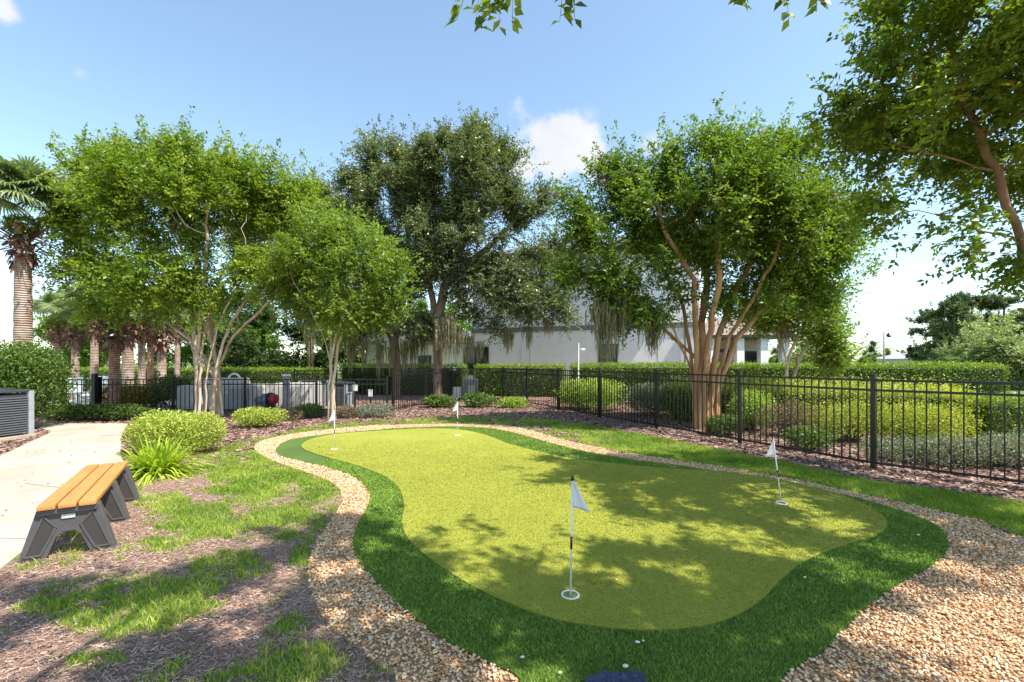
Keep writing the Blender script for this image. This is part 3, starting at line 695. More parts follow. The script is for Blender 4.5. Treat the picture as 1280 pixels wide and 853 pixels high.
def tree(name, base, stems, lobes, label, cat='tree', group=None, natt=260, rbase=.1, rtip=.006, bark='bark_crepe', leaf='crepe', leaves=50000,
         ll=.075, lw=.036, slen=.45, per=12, step=.28, kill=.45, shell=.45, thr=.022, bl=0, mossp=None, minr=0, sides=7, droop=.15, extra=None, infl=3.0, p=1.75, tight=.16, nsh=300, gap=.20, gapf=.9):
    root = empty(name, base, label=label, cat=cat, group=group)
    lobes = [(a[0], a[1], a[2] - .12 * slen, *(max(q - .38 * slen, q * .55) for q in a[3:6])) for a in lobes]
    A = in_lobes(lobes, natt, shell)
    if extra is not None: A = np.vstack([A, extra])
    pos, par, rn = grow(stems, A, step, infl, kill)
    r, ch, _ = branches('trunk', pos, par, rbase, rtip, M[bark], root, sides, p, minr)
    tipm = np.array([(r[i] < thr) and i >= rn for i in range(len(pos))])
    cand = pos[tipm]; lb = np.array(lobes)
    cen = (lb[:, :3] * lb[:, 3:4]).sum(0) / lb[:, 3].sum() - np.array([0, 0, .5])
    # drop candidates far from every lobe
    q = (((cand[:, None] - lb[None, :, :3]) / lb[None, :, 3:6]) ** 2).sum(2).min(1); cand = cand[q < 1.35]
    gp = .5 * vnoise(cand[:, 0] + cand[:, 1] * .6, cand[:, 2], gapf, 3) + .5 * vnoise(cand[:, 1] - cand[:, 0] * .5 + 9, cand[:, 2] * 1.1 + cand[:, 0] * .3, gapf * 1.3, 7)
    cand = cand[gp > np.quantile(gp, gap)]
    clump = rng.random(len(cand))
    P, D, Nn, l, w, rs, k = sprays(cand, cen, leaves // per, per, slen, ll, lw, droop, tight=tight)
    rnd = .35 * rs + .3 * clump[k] + .35 * rng.random(len(P))
    # ragged outline: leafy shoots that stick out of the crown
    vol = lb[:, 3] * lb[:, 5]; kk = rng.choice(len(lb), nsh, p=vol / vol.sum()); dv = rvec(nsh); dv[:, 2] = np.abs(dv[:, 2]) * 1.1 - .25; dv = nrm(dv)
    B = lb[kk, :3] + dv * lb[kk, 3:6] * .93; sdir = nrm(dv * .8 + np.array([0, 0, .7]) + rng.normal(0, .3, (nsh, 3))); sl_ = slen * rng.uniform(.6, 1.7, nsh); m_ = 34
    t_ = rng.uniform(0, 1, (nsh, m_)); Ps = B[:, None] + sdir[:, None] * (sl_[:, None] * t_)[..., None] + rng.normal(0, 1, (nsh, m_, 3)) * (.11 * slen * (1.15 - t_))[..., None] * 1.6
    Ps = Ps.reshape(-1, 3); n_ = len(Ps); Ds = np.repeat(sdir, m_, 0) * .7 + rvec(n_)
    P = np.vstack([P, Ps]); D = np.vstack([D, Ds]); Nn = np.vstack([Nn, rvec(n_) + np.array([0, 0, .6])]); l = np.r_[l, ll * rng.uniform(.6, 1.2, n_)]; w = np.r_[w, lw * rng.uniform(.7, 1.2, n_)]
    rnd = np.r_[rnd, np.clip(np.repeat(rng.random(nsh), m_) * .5 + rng.random(n_) * .4 + .15, 0, 1)]
    leaf_obj('crown', P, D, Nn, l, w, M[leaf], rnd, root)
    if bl:
        top = cand[cand[:, 2] > np.quantile(cand[:, 2], .35)]; qq = top[rng.integers(0, len(top), bl)]
        outd = nrm(qq - cen); qq = qq + outd * slen * .8
        Pb = np.repeat(qq, 40, 0) + rng.normal(0, .055, (bl * 40, 3)); n = len(Pb)
        leaf_obj('blossom', Pb, rvec(n), rvec(n), np.full(n, .04), np.full(n, .035), M['blossom'], rng.random(n), root)
    for q_ in (mossp or ()): moss('hanging_moss', [q_], root)
    print(name, label[:20], 'nodes', len(pos), 'leaves', len(P))
    return root
def fan(base, n, rad0, targets):
    """stems from a base to several targets, with a bend"""
    out = []
    bx, by = base
    for i, (x, y, z) in enumerate(targets):
        a = 2 * math.pi * i / len(targets) + .4; sx, sy = bx + math.cos(a) * rad0, by + math.sin(a) * rad0
        out.append([(sx, sy, -.05), (sx + (x - sx) * .05, sy + (y - sy) * .05, z * .33), (sx + (x - sx) * .34, sy + (y - sy) * .34, z * .66), (x, y, z)])
    return out

# ---- left crepe myrtle, multi stemmed
Y = 13.3; bx = GP(262, Y)[0]
st = fan((bx, Y), 11, .32, [GP(185, Y, 385), GP(215, Y - .2, 335), GP(245, Y + .2, 320), GP(350, Y - .3, 365), GP(205, Y - .4, 372), GP(232, Y + .6, 350), GP(258, Y - .6, 330), GP(275, Y + .5, 345), GP(300, Y - .2, 352), GP(330, Y + .3, 345), GP(190, Y + .5, 395)])
lob = [L_(95, 212, Y, 30, 26), L_(150, 208, Y, 38, 24), L_(230, 206, Y, 45, 20), L_(320, 212, Y, 45, 24), L_(385, 225, Y, 34, 26), L_(85, 270, Y, 28, 40), L_(88, 350, Y, 30, 26), L_(140, 385, Y - .5, 50, 18), L_(245, 255, Y, 125, 78), L_(150, 285, Y, 80, 70), L_(330, 285, Y, 82, 70), L_(120, 235, Y + .3, 45, 55), L_(250, 210, Y, 80, 32), L_(190, 350, Y - .8, 95, 42), L_(110, 330, Y, 45, 45), L_(345, 350, Y - .2, 60, 38), L_(135, 200, Y, 30, 30), L_(300, 215, Y, 55, 30), L_(370, 245, Y, 35, 40)]
tree('crepe_myrtle', (bx, Y, 0), st, lob, 'wide multi stemmed crepe myrtle with pale trunks left of the green', leaves=112000, natt=600, ll=.10, lw=.052, slen=.55, rbase=.066, bark='bark_left', leaf='crepe_y', rtip=.007, thr=.03)
# ---- young lighter tree
Y = 12.7; bx = GP(415, Y)[0]
st = fan((bx, Y), 4, .09, [GP(395, Y, 400), GP(412, Y + .3, 380), GP(428, Y - .3, 395), GP(440, Y + .2, 385)])
lob = [L_(425, 330, Y, 75, 50), L_(440, 385, Y, 62, 30), L_(375, 350, Y, 45, 38), L_(487, 350, Y, 40, 34), L_(405, 285, Y, 42, 30), L_(475, 395, Y, 26, 18), L_(455, 300, Y, 40, 22)]
tree('crepe_myrtle', (bx, Y, 0), st, lob, 'smaller bright green young tree with thin mossy stems beside the left fence', leaves=28000, natt=260, rbase=.04, ll=.09, lw=.05, bark='bark_left', leaf='young', thr=.02)
# ---- oaks
Y = 19.5; bx = GP(495, Y)[0]
st = [[(bx, Y, -.1), GP(496, Y, 460), GP(492, Y, 425), GP(478, Y, 385), GP(480, Y, 300)], [GP(492, Y, 425), GP(512, Y + .5, 380), GP(510, Y + .5, 310)], [GP(494, Y, 440), GP(450, Y - .5, 420), GP(428, Y - .8, 415)]]
lob = [L_(480, 250, Y, 62, 75), L_(450, 300, Y, 55, 75), L_(465, 195, Y, 32, 32), L_(500, 210, Y, 40, 40), L_(440, 240, Y, 28, 40), L_(490, 340, Y, 50, 34), L_(430, 400, Y, 45, 28), L_(530, 400, Y - .5, 45, 25), L_(380, 340, Y + 1, 50, 60), L_(395, 255, Y + 1, 40, 45), L_(330, 300, Y + 2, 50, 60)]
mp = [(*GP(px, Y - .5, py), l) for px, py, l in ((475, 425, 1.6), (505, 430, 1.5), (455, 425, 1.2), (518, 425, 1.4), (530, 415, 1.2), (438, 425, 1.3), (388, 410, 1.8), (490, 435, 1.0))]
tree('live_oak', (bx, Y, 0), st, lob, 'dark oak draped with moss, left of the two oaks behind the fence', leaves=125000, gap=.06, natt=480, rbase=.20, rtip=.012, bark='bark_oak', leaf='oak', ll=.12, lw=.06, slen=.7, step=.42, kill=.65, thr=.045, mossp=mp, infl=4.5)
Y = 18.6; bx = GP(547, Y)[0]
st = [[(bx, Y, -.1), GP(547, Y, 440), GP(546, Y, 405), GP(555, Y, 360), GP(580, Y, 300), GP(590, Y, 230)], [GP(546, Y, 405), GP(535, Y + .3, 350), GP(535, Y + .4, 270)], [GP(550, Y, 430), GP(570, Y - .3, 430), GP(604, Y - .6, 428), GP(640, Y - .8, 405), GP(672, Y - .8, 380)], [GP(560, Y, 350), GP(610, Y + .4, 310), GP(650, Y + .4, 270)]]
lob = [L_(575, 225, Y, 75, 62), L_(600, 185, Y, 50, 32), L_(545, 200, Y, 42, 40), L_(620, 270, Y, 55, 50), L_(560, 300, Y, 65, 55), L_(528, 350, Y, 24, 24), L_(675, 255, Y, 28, 38), L_(640, 340, Y, 46, 34), L_(655, 380, Y - .5, 46, 24), L_(690, 355, Y - .5, 26, 45), L_(630, 410, Y - .5, 24, 18), L_(700, 405, Y - .5, 22, 22), L_(600, 370, Y, 34, 26), L_(690, 310, Y, 26, 30), L_(560, 350, Y, 26, 22), L_(650, 210, Y, 18, 30)]
mp = [(*GP(px, Y - .4, py), l) for px, py, l in ((560, 395, 1.9), (572, 410, 1.4), (553, 410, 1.5), (585, 420, .9), (600, 430, .6), (635, 415, .8), (660, 410, .8), (548, 400, 1.2), (685, 400, .7))]
tree('live_oak', (bx, Y, 0), st, lob, 'tall spreading oak with a long low limb in front of the white building', leaves=135000, gap=.05, natt=520, rbase=.19, rtip=.012, bark='bark_oak', leaf='oak', ll=.115, lw=.058, slen=.65, step=.42, kill=.62, thr=.045, mossp=mp, infl=4.5)
# ---- large crepe myrtle behind the right fence
Y = 10.9; bx = GP(882, Y)[0]
st = fan((bx, Y), 13, .24, [GP(860, Y - .2, 385), GP(893, Y - .2, 375), GP(910, Y + .1, 380), GP(935, Y - .5, 385), GP(835, Y - .4, 400), GP(850, Y + .5, 370), GP(868, Y - .5, 350), GP(885, Y + .6, 340), GP(900, Y - .4, 345), GP(925, Y + .3, 350), GP(950, Y - .3, 360), GP(965, Y + .5, 372), GP(815, Y + .4, 398)])
lob = [L_(715, 250, Y, 28, 26), L_(760, 190, Y, 32, 24), L_(1010, 195, Y, 36, 24), L_(1060, 270, Y, 30, 30), L_(1065, 350, Y, 32, 28), L_(1000, 400, Y, 40, 20), L_(705, 340, Y, 26, 28), L_(765, 400, Y, 26, 16), L_(880, 260, Y, 115, 80), L_(790, 290, Y, 75, 70), L_(985, 290, Y, 80, 75), L_(860, 195, Y, 70, 42), L_(770, 225, Y, 45, 40), L_(960, 205, Y, 65, 42), L_(1030, 250, Y, 45, 50), L_(740, 330, Y, 38, 42), L_(1020, 350, Y, 55, 40), L_(800, 370, Y, 60, 38), L_(940, 360, Y, 65, 30), L_(820, 178, Y, 26, 22), L_(910, 175, Y, 35, 20), L_(720, 290, Y, 25, 30), L_(1060, 320, Y, 28, 35), L_(820, 425, Y - .3, 20, 25)]
mp = [(*GP(px, Y - .3, py), l) for px, py, l in ((755, 385, 1.3), (765, 390, 1.1), (778, 375, 1.0), (812, 400, .8), (818, 405, .75), (748, 380, .8))]
tree('crepe_myrtle', (bx, Y, 0), st, lob, 'big crepe myrtle with fused orange stems standing behind the right fence', leaves=128000, natt=660, rbase=.082, rtip=.006, bark='bark_crepe', leaf='crepe', ll=.088, lw=.048, thr=.024, bl=22, mossp=mp, slen=.5)
# ---- light tree right of it
Y = 15.2; bx = GP(985, Y)[0]
st = fan((bx, Y), 3, .1, [GP(975, Y, 425), GP(1000, Y, 410), GP(1020, Y + .3, 415)])
lob = [L_(1000, 395, Y, 50, 32), L_(960, 388, Y, 34, 30), L_(950, 420, Y, 20, 16), L_(1035, 410, Y, 32, 25), L_(1045, 440, Y, 28, 14), L_(1000, 355, Y, 40, 22), L_(985, 425, Y, 18, 16)]
tree('crepe_myrtle', (bx, Y, 0), st, lob, 'light lime green tree in front of the beige porch wing', leaves=32000, natt=190, rbase=.05, ll=.10, lw=.055, bark='bark_left', leaf='young', thr=.03, nsh=90, mossp=[(*GP(px, Y, 400), .9) for px in (975, 981)])
# ---- near tree at the right edge
Y = 4.9
st = [[(6.35, 4.75, -.05), (6.0, 4.8, 1.2), GP(1300, Y, 400), GP(1275, Y, 300), GP(1245, Y, 215), GP(1215, Y, 150), GP(1190, Y, 60)],
      [(6.5, 4.9, -.05), (6.6, 5.0, 1.6), (6.6, 5.3, 2.8), (6.4, 5.6, 4.2)], [GP(1275, Y, 300), GP(1215, Y - .3, 285), GP(1150, Y - .3, 262)], [GP(1245, Y, 215), GP(1180, Y, 195), GP(1120, Y, 180)]]
lob = [L_(1180, 95, Y, 130, 85, 1.2), L_(1110, 175, Y, 90, 65, .9), L_(1090, 245, Y, 55, 42, .7), L_(1230, 180, Y + .4, 80, 60, .9), L_(1170, 275, Y, 75, 40, .6), L_(1250, 330, Y, 60, 35, .5), L_(1060, 130, Y, 42, 35, .5), L_(1130, 20, Y, 75, 45, .8), L_(1260, 0, Y, 110, 100, 1.1),
       L_(1035, 195, Y, 30, 26, .4), L_(1030, 140, Y, 28, 24, .4), L_(1070, 45, Y, 34, 34, .5), L_(1180, 340, Y - .2, 40, 20, .4), (6.3, 5.6, 4.6, 1.3, 1.2, 1.2), (5.7, 2.7, 4.7, 1.5, 1.15, .9), (6.6, 3.0, 4.6, 1.1, 1, 1), (4.9, 3.2, 5.3, 1.1, .9, .7), (5.2, 4.6, 6.2, 1.7, 1.5, 1.0), (7.2, 4.0, 5, 1.3, 1.3, 1.3)]
tree('crepe_myrtle', (6.35, 4.75, 0), st, lob, 'near crepe myrtle with red brown trunk filling the top right corner', leaves=92000, natt=640, rbase=.04, rtip=.003, bark='bark_near', leaf='near', ll=.068, lw=.038, slen=.30, step=.17, kill=.28, thr=.016, bl=13, infl=2, p=1.75, tight=.08, nsh=170, gapf=1.8)
# ---- tree behind the viewer, its twigs hang into the top of the view and it shades the foreground
st = [[(3.4, -1.6, -.05), (3.2, -1.2, 1.8), (2.6, -.4, 3.4), (1.8, .6, 4.5)], [(3.5, -1.5, -.05), (3.5, -.9, 2), (3.4, .2, 4.2)], [(3.3, -1.7, -.05), (2.4, -1.4, 2.4), (1.2, -.6, 4.1), (.2, .4, 4.6)]]
lob = [(2.7, 1.5, 5.1, 1.8, 1.15, .9), (.9, 1.3, 4.9, 1.5, 1.0, .8), (3.2, .2, 5.2, 1.5, 1.3, .9), (-.6, .9, 4.9, 1.1, .8, .6), (-1.7, .9, 4.9, 1.0, .7, .5), (1.6, 2.3, 5.2, 1.2, .8, .7), (4.3, 1.3, 5.3, 1.5, 1.1, .8), (2.2, .8, 5.0, 1.6, 1.1, .8), (1.5, -.4, 5.6, 1.6, 1.2, .8)]
OVER = tree('crepe_myrtle', (3.4, -1.6, 0), st, lob, 'overhanging tree whose leafy twigs dip into the top edge of the view', leaves=100000, natt=620, rbase=.09, rtip=.003, bark='bark_near', leaf='near', ll=.062, lw=.036, slen=.26, step=.18, kill=.3, thr=.018, infl=2, p=2.2, tight=.05)
TWR = OVER
tw = []; twd = []
for (px, py, tx, ty) in ((600, -60, 572, 22), (610, -60, 596, 20), (640, -70, 622, 30), (640, -70, 640, 30), (625, -40, 604, 36), (712, -60, 702, 22), (715, -60, 716, 24), (930, -40, 930, 4), (975, -50, 984, 20), (1010, -50, 1025, 8), (640, -70, 612, 12)):
    a = np.array(GP(px, 3.0, py)); b = np.array(GP(tx, 2.95, ty)); n = 15
    t = np.linspace(.25, 1, n); P = a + (b - a) * t[:, None] + rng.normal(0, .012, (n, 3)); tw.append(P); twd.append(np.tile(b - a, (n, 1)))
P = np.vstack(tw); D = nrm(np.vstack(twd)); n = len(P); sg = rng.choice([-1, 1], n)[:, None]
leaf_obj('overhanging_leaves', P, D * .7 + np.array([1, 0, 0]) * sg * .8 + rng.normal(0, .25, (n, 3)), np.array([0, -1, .5]) + rng.normal(0, .5, (n, 3)), .085 * rng.uniform(.7, 1.2, n), .05 * rng.uniform(.8, 1.2, n), M['near'], rng.random(n), TWR)
for P in tw: mb = MB(); mb.cyl(P[0] - (P[-1] - P[0]) * 1.2, P[-1], .004, .0015, n=5); mb.build('hanging_twig', M['bark_near'], TWR)

# ------------------------------------------------------------------ palms
def frond_mesh(nfr, plen, blen, mat, seed, elo=-30, ehi=80):
    V, Fc, Rn = [], [], []
    rg = np.random.default_rng(seed)
    for f in range(nfr):
        az = 2 * math.pi * (f * .618) + rg.normal(0, .1); el = R(elo + (ehi - elo) * ((f + .5) / nfr) + rg.normal(0, 5))
        h = np.array([math.cos(az), math.sin(az), 0]); up = np.array([0, 0, 1.]); sd = np.cross(up, h)
        d = h * math.cos(el) + up * math.sin(el); pl = plen * rg.uniform(.8, 1.15)
        pts = [np.zeros(3) + d * pl * t + np.array([0, 0, -.25 * pl * t * t]) for t in (0, .33, .66, 1)]
        rr = rg.random()
        for a, b in zip(pts, pts[1:]):
            k = len(V); w = .018; V += [a - sd * w, a + sd * w, b + sd * w, b - sd * w]; Fc.append((k, k + 1, k + 2, k + 3)); Rn.append(rr)
        e = pts[-1]; d2 = pts[-1] - pts[-2]; d2 /= np.linalg.norm(d2); n2 = np.cross(sd, d2)
        nl = 34
        for j in range(nl):
            th = R(-115 + 230 * j / (nl - 1)); dr = d2 * math.cos(th) + sd * math.sin(th) + n2 * .22 * abs(math.sin(th)); dr /= np.linalg.norm(dr)
            L = blen * (1 - .25 * abs(th) / 2) * rg.uniform(.85, 1.1); wv = np.cross(dr, n2); wv /= np.linalg.norm(wv) + 1e-9; prev = None; tilt = n2 * (.4 if j % 2 else -.4)
            for q, t in enumerate((0, .35, .7, 1)):
                c = e + dr * L * t + np.array([0, 0, -.42 * L * t ** 2.6]) - d2 * 0; w = .026 * (1, 1.25, .8, .05)[q] * blen; a_, b_ = c - (wv + tilt) * w, c + (wv + tilt) * w
                if prev is not None:
                    k = len(V); V += [prev[0], prev[1], b_, a_]; Fc.append((k, k + 1, k + 2, k + 3)); Rn.append(np.clip(rr + rg.normal(0, .15), 0, 1))
                prev = (a_, b_)
    return npmesh('fronds', V, Fc, mat, attr=Rn)
fr_big = frond_mesh(36, 1.0, 1.05, M['palm'], 3, 22, 88); fr_med = frond_mesh(16, .7, .75, M['palm'], 4, 5, 86)
def dead_mesh(seed, n=46, L=.55):
    rg = np.random.default_rng(seed); V, Rn = [], []
    for k in range(n * 4):
        az = rg.uniform(0, 2 * np.pi); z = rg.uniform(-.5, .35); h = np.array([math.cos(az), math.sin(az), 0]); s = np.array([-math.sin(az), math.cos(az), 0]) * rg.uniform(.012, .04)
        a = h * .14 + np.array([0, 0, z]); r2 = .14 + .22 * math.exp(-((z - .05) / .3) ** 2) * rg.uniform(.5, 1.2); up = rg.uniform(-.25, .3)
        b = h * r2 + np.array([0, 0, z + up * L]); c = b + h * .03 + np.array([0, 0, -.12 * rg.random()])
        V += [a - s, a + s, b + s, b - s]; Rn.append(rg.random()); V += [b - s, b + s, c + s * .3, c - s * .3]; Rn.append(rg.random())
    V = np.array(V); return npmesh('boots', V, np.arange(len(V)).reshape(-1, 4), M['deadfrond'], attr=Rn)
bt = dead_mesh(5)
def palm(px, Y, ytop, diam, label, fr, fs=1, bs=1, red=False, lean=0, group=None, up=1.35):
    X, _, H = GP(px, Y, ytop); root = empty('palm_tree', (X, Y, 0), label=label, cat='palm tree', group=group)
    pos = []; n = 26; V = []; Fc = []
    for i in range(n + 1):
        t = i / n; r = diam / 2 * (1.18 - .25 * t + .03 * math.sin(i * 2.4)); z = H * t - .02
        for s in range(14): V.append((math.cos(s * 2 * math.pi / 14) * r + lean * t * t, math.sin(s * 2 * math.pi / 14) * r, z))
    for i in range(n):
        for s in range(14): Fc.append((i * 14 + s, i * 14 + (s + 1) % 14, (i + 1) * 14 + (s + 1) % 14, (i + 1) * 14 + s))
    link('trunk', npmesh('trunk', V, Fc, M['trunkred' if red else 'trunkpalm'], smooth=True), root, False)
    b = link('boots', bt, root, False); b.location = (lean, 0, H + .3 * bs); b.scale = (bs * 1.55, bs * 1.55, bs * 1.25); b.rotation_euler = (0, 0, px)
    if 'tall palm' in label:
        n_ = 1500; q_ = rvec(n_) * np.array([.42, .42, .34]) * rng.uniform(.6, 1, (n_, 1)) + np.array([lean, 0, H + .3 * bs + .42])
        leaf_obj('fern_growth', q_, rvec(n_) + np.array([0, 0, .5]), rvec(n_), rng.uniform(.06, .13, n_), rng.uniform(.02, .035, n_), M['crepe_y'], rng.random(n_), root, False)
    f = link('fronds', fr, root, False); f.location = (lean, 0, H + up); f.scale = (fs,) * 3; f.rotation_euler = (0, 0, px * .7)
palm(29, 12.4, 318, .36, 'tall palm with full green fronds at the far left edge', fr_big, .88, 1.05, up=1.4)
pg = 'palms grouped behind the left fence'
for a in ((72, 20, 424, .26, 'thin palm with brown boots, first of the group right of the tall palm', fr_med, .9, .9), (94, 19, 426, .26, 'thin palm with a shaggy brown collar above the gate', fr_med, .9, .9), (118, 19, 416, .27, 'pale trunked palm just left of the reddish palm', fr_med, .9, .8, False),
          (143, 15.3, 424, .30, 'reddish trunked palm close behind the left fence', fr_med, 1, 1.1, True), (160, 17.5, 420, .36, 'stout grey palm trunk right of the reddish palm', fr_med, 1, 1, False), (177, 18.5, 418, .24, 'slim grey palm trunk in the middle of the palm group', fr_med, .8, .8), (188, 21, 424, .24, 'small reddish palm set back in the group', fr_med, .8, .9, True),
          (202, 20, 430, .34, 'grey palm with hanging dead fronds near the left crepe myrtle', fr_med, .9, 1.1), (222, 24, 420, .24, 'rightmost slim palm, partly behind the crepe myrtle trunks', fr_med, .9, .8)):
    palm(*a, group=pg)

# ------------------------------------------------------------------ shrubs and hedges
def hedge(pts, width, height, label, n, leaf='hedge', ll=.06, jit=.05, cat='hedge', z0=0, topb=.30, name='hedge'):
    root = empty(name, (*pts[0], 0), label=label, cat=cat)
    segs = [(Vector(a), Vector(b)) for a, b in zip(pts, pts[1:])]; tl = sum((b - a).length for a, b in segs)
    mb = MB(); Ps, Ns = [], []
    for a, b in segs:
        d = (b - a); Lg = d.length; d /= Lg; pd = Vector((-d.y, d.x)); c = (a + b) / 2
        mb.box((c.x, c.y, height / 2 - .04 + z0), (Lg - .10, width - .20, height - .12), math.atan2(d.y, d.x), .05)
        areas = np.array([Lg * height, Lg * height, Lg * width * 1.3, width * height, width * height]); m = int(n * Lg / tl)
        f = rng.choice(5, m, p=areas / areas.sum()); u = rng.random(m); v = rng.random(m)
        lu = np.where(f < 3, u * Lg, np.where(f == 3, 0, Lg)); pw = np.where(f == 0, -width / 2, np.where(f == 1, width / 2, (np.where(f == 2, v, u) - .5) * width)); z = np.where(f == 2, height, v * height)
        wob = (vnoise(lu, z, 1.8, int(f[0])) - .5) * .10
        P = np.c_[a.x + d.x * lu + pd.x * (pw + np.sign(pw) * wob), a.y + d.y * lu + pd.y * (pw + np.sign(pw) * wob), z + z0 + (f == 2) * wob * .6] + rng.normal(0, jit, (m, 3))
        nn = np.zeros((m, 3)); nn[f == 0] = (-pd.x, -pd.y, .2); nn[f == 1] = (pd.x, pd.y, .2); nn[f == 2] = (0, 0, 1); nn[f == 3] = (-d.x, -d.y, .2); nn[f == 4] = (d.x, d.y, .2)
        Ps.append(P); Ns.append(nn)
    P = np.vstack(Ps); Nn = np.vstack(Ns); m = len(P)
    core = mb.build('branch_mass', M['inner'], root)
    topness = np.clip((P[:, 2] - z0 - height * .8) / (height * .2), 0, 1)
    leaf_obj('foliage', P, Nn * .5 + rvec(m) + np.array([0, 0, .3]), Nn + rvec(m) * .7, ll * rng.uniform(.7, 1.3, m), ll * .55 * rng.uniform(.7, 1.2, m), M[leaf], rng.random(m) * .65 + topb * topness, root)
    return root
def shrub(px, py, Y, rx, rz, label, n, leaf='shrub_g', ll=.05, lobes=6, stems=8, name='shrub', group=None, ry=None, asp=.5, hollow=.5, cat='shrub', seed=None):
    """rounded shrub; px,py = middle of its foot"""
    X = (px - 640) * Y / F; root = empty(name, (X, Y, 0), label=label, cat=cat, group=group); ry = ry or rx * .8
    lb = []
    for k in range(lobes):
        a = 2 * math.pi * k / lobes + rng.uniform(-.3, .3); q = rng.uniform(.35, .6); s = rng.uniform(.45, .62)
        lb.append((X + math.cos(a) * rx * q, Y + math.sin(a) * ry * q, rz * rng.uniform(.42, .62), rx * s, ry * s, rz * rng.uniform(.38, .48)))
    lb.append((X, Y, rz * .58, rx * .6, ry * .6, rz * .44))
    P = in_lobes(lb, n, hollow); P = P[P[:, 2] > .01]; m = len(P); cen = np.array([X, Y, rz * .2]); o_ = nrm(P - cen)
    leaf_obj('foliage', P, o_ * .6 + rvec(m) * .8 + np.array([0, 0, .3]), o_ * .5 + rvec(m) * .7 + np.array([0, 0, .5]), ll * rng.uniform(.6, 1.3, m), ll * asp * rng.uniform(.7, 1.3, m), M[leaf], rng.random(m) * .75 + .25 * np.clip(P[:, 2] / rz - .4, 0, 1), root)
    mb = MB()
    for k in range(stems):
        q = P[rng.integers(0, m)]; mb.cyl((X + rng.normal(0, rx * .08), Y + rng.normal(0, ry * .08), -.02), tuple(q), .012 * (1 + rz * .4), .004, n=5)
    mb.build('stems', M['bark_dark'], root)
    return root
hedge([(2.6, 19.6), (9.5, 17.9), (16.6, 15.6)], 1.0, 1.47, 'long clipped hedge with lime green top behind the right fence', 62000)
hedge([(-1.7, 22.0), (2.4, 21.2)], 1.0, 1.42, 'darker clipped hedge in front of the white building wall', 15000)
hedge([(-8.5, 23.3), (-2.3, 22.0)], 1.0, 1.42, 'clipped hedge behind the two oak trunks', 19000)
hedge([(-26, 26), (-10.5, 25.5)], 1.2, 1.2, 'low bright clipped hedge behind the palms and pool deck', 26000, ll=.075)
hedge([(9.95, 9.9), (14.5, 8.9)], 1.0, .80, 'low dark boxwood hedge behind the fence at right edge', 26000, 'hedge', .045)
hedge([(4.6, 12.9), (5.9, 12.2), (9.7, 9.9)], 1.1, .92, 'loose yellow tipped shrub row behind the right fence', 32000, 'shrub_y', .055, .13, 'shrub row', name='shrub_row')
# shrubs beyond right fence
shrub(735, 512, 15.3, 1.25, 1.05, 'lime green rounded bush behind the middle of the right fence', 9000, 'shrub_lime', .075)
shrub(812, 520, 13.8, .95, .95, 'grey green bush between lime bush and orange trunks', 6000, 'shrub_grey', .06)
shrub(850, 520, 12.6, .7, .9, 'dark green bush just left of the orange tree stems', 5000, 'shrub_g', .07)
shrub(940, 540, 10.6, .55, .95, 'bright green bush just right of the orange tree stems', 5000, 'shrub_lime', .065)
shrub(905, 545, 9.9, .4, .45, 'small low green bush at the foot of the orange stems', 2500, 'shrub_g', .06)
shrub(985, 545, 9.8, .75, .80, 'twiggy pink brown shrub behind the fence', 3800, 'shrub_brown', .04, stems=40)
shrub(1060, 560, 9.1, .9, .85, 'second twiggy brown shrub with yellow tips behind the fence', 6500, 'shrub_y', .04, stems=40)
shrub(1010, 565, 8.3, .5, .42, 'low dark green shrub at the fence foot behind the leaning flag', 2600, 'shrub_g', .05)
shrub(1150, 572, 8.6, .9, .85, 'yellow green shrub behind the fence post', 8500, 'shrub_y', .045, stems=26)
shrub(1130, 580, 7.3, .6, .42, 'low silver leaved shrub, left one along the right fence', 4200, 'shrub_grey', .035, stems=20)
shrub(1190, 590, 7.0, .65, .50, 'low silver leaved shrub, middle one along the right fence', 4800, 'shrub_grey', .035, stems=20)
shrub(1255, 590, 6.9, .65, .52, 'low silver leaved shrub, right one at the picture edge', 4800, 'shrub_grey', .035, stems=20)
shrub(1330, 600, 6.8, .8, .6, 'silver leaved shrub beyond the right picture edge', 3500, 'shrub_grey', .035, stems=14)
# foreground shrubs at left
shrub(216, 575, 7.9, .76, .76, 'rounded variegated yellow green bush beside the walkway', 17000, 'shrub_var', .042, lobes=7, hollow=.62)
shrub(322, 538, 11.2, .65, .48, 'small yellow green bush in front of the beige enclosure', 5000, 'shrub_var', .05)
shrub(362, 530, 12.5, .4, .36, 'low twiggy brown bush right of a small yellow bush', 1500, 'shrub_brown', .04, stems=20)
shrub(388, 530, 13, .45, .42, 'low green and brown bush at the foot of the left fence', 2200, 'shrub_g', .05)
shrub(430, 528, 12.9, .45, .40, 'brownish low shrub at the young tree foot', 1800, 'shrub_brown', .04, stems=20)
shrub(468, 524, 13.2, .62, .40, 'dull olive low shrub left of the back corner of the green', 3500, 'shrub_grey', .045)
shrub(548, 514, 16.0, .55, .42, 'leafy green plant behind the back edge of the green', 1600, 'shrub_g', .11, asp=.35)
shrub(598, 512, 16.2, .6, .48, 'leafy plant right of the farthest flag', 1800, 'shrub_g', .11, asp=.35)
shrub(640, 514, 15.9, .55, .35, 'low pale leafy plant near the fence corner', 1300, 'shrub_lime', .11, asp=.35)
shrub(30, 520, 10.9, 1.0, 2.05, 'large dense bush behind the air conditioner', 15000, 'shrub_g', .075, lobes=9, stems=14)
shrub(-30, 520, 10.6, 1.1, 2.0, 'large dense bush beyond the left picture edge', 7000, 'shrub_g', .075)
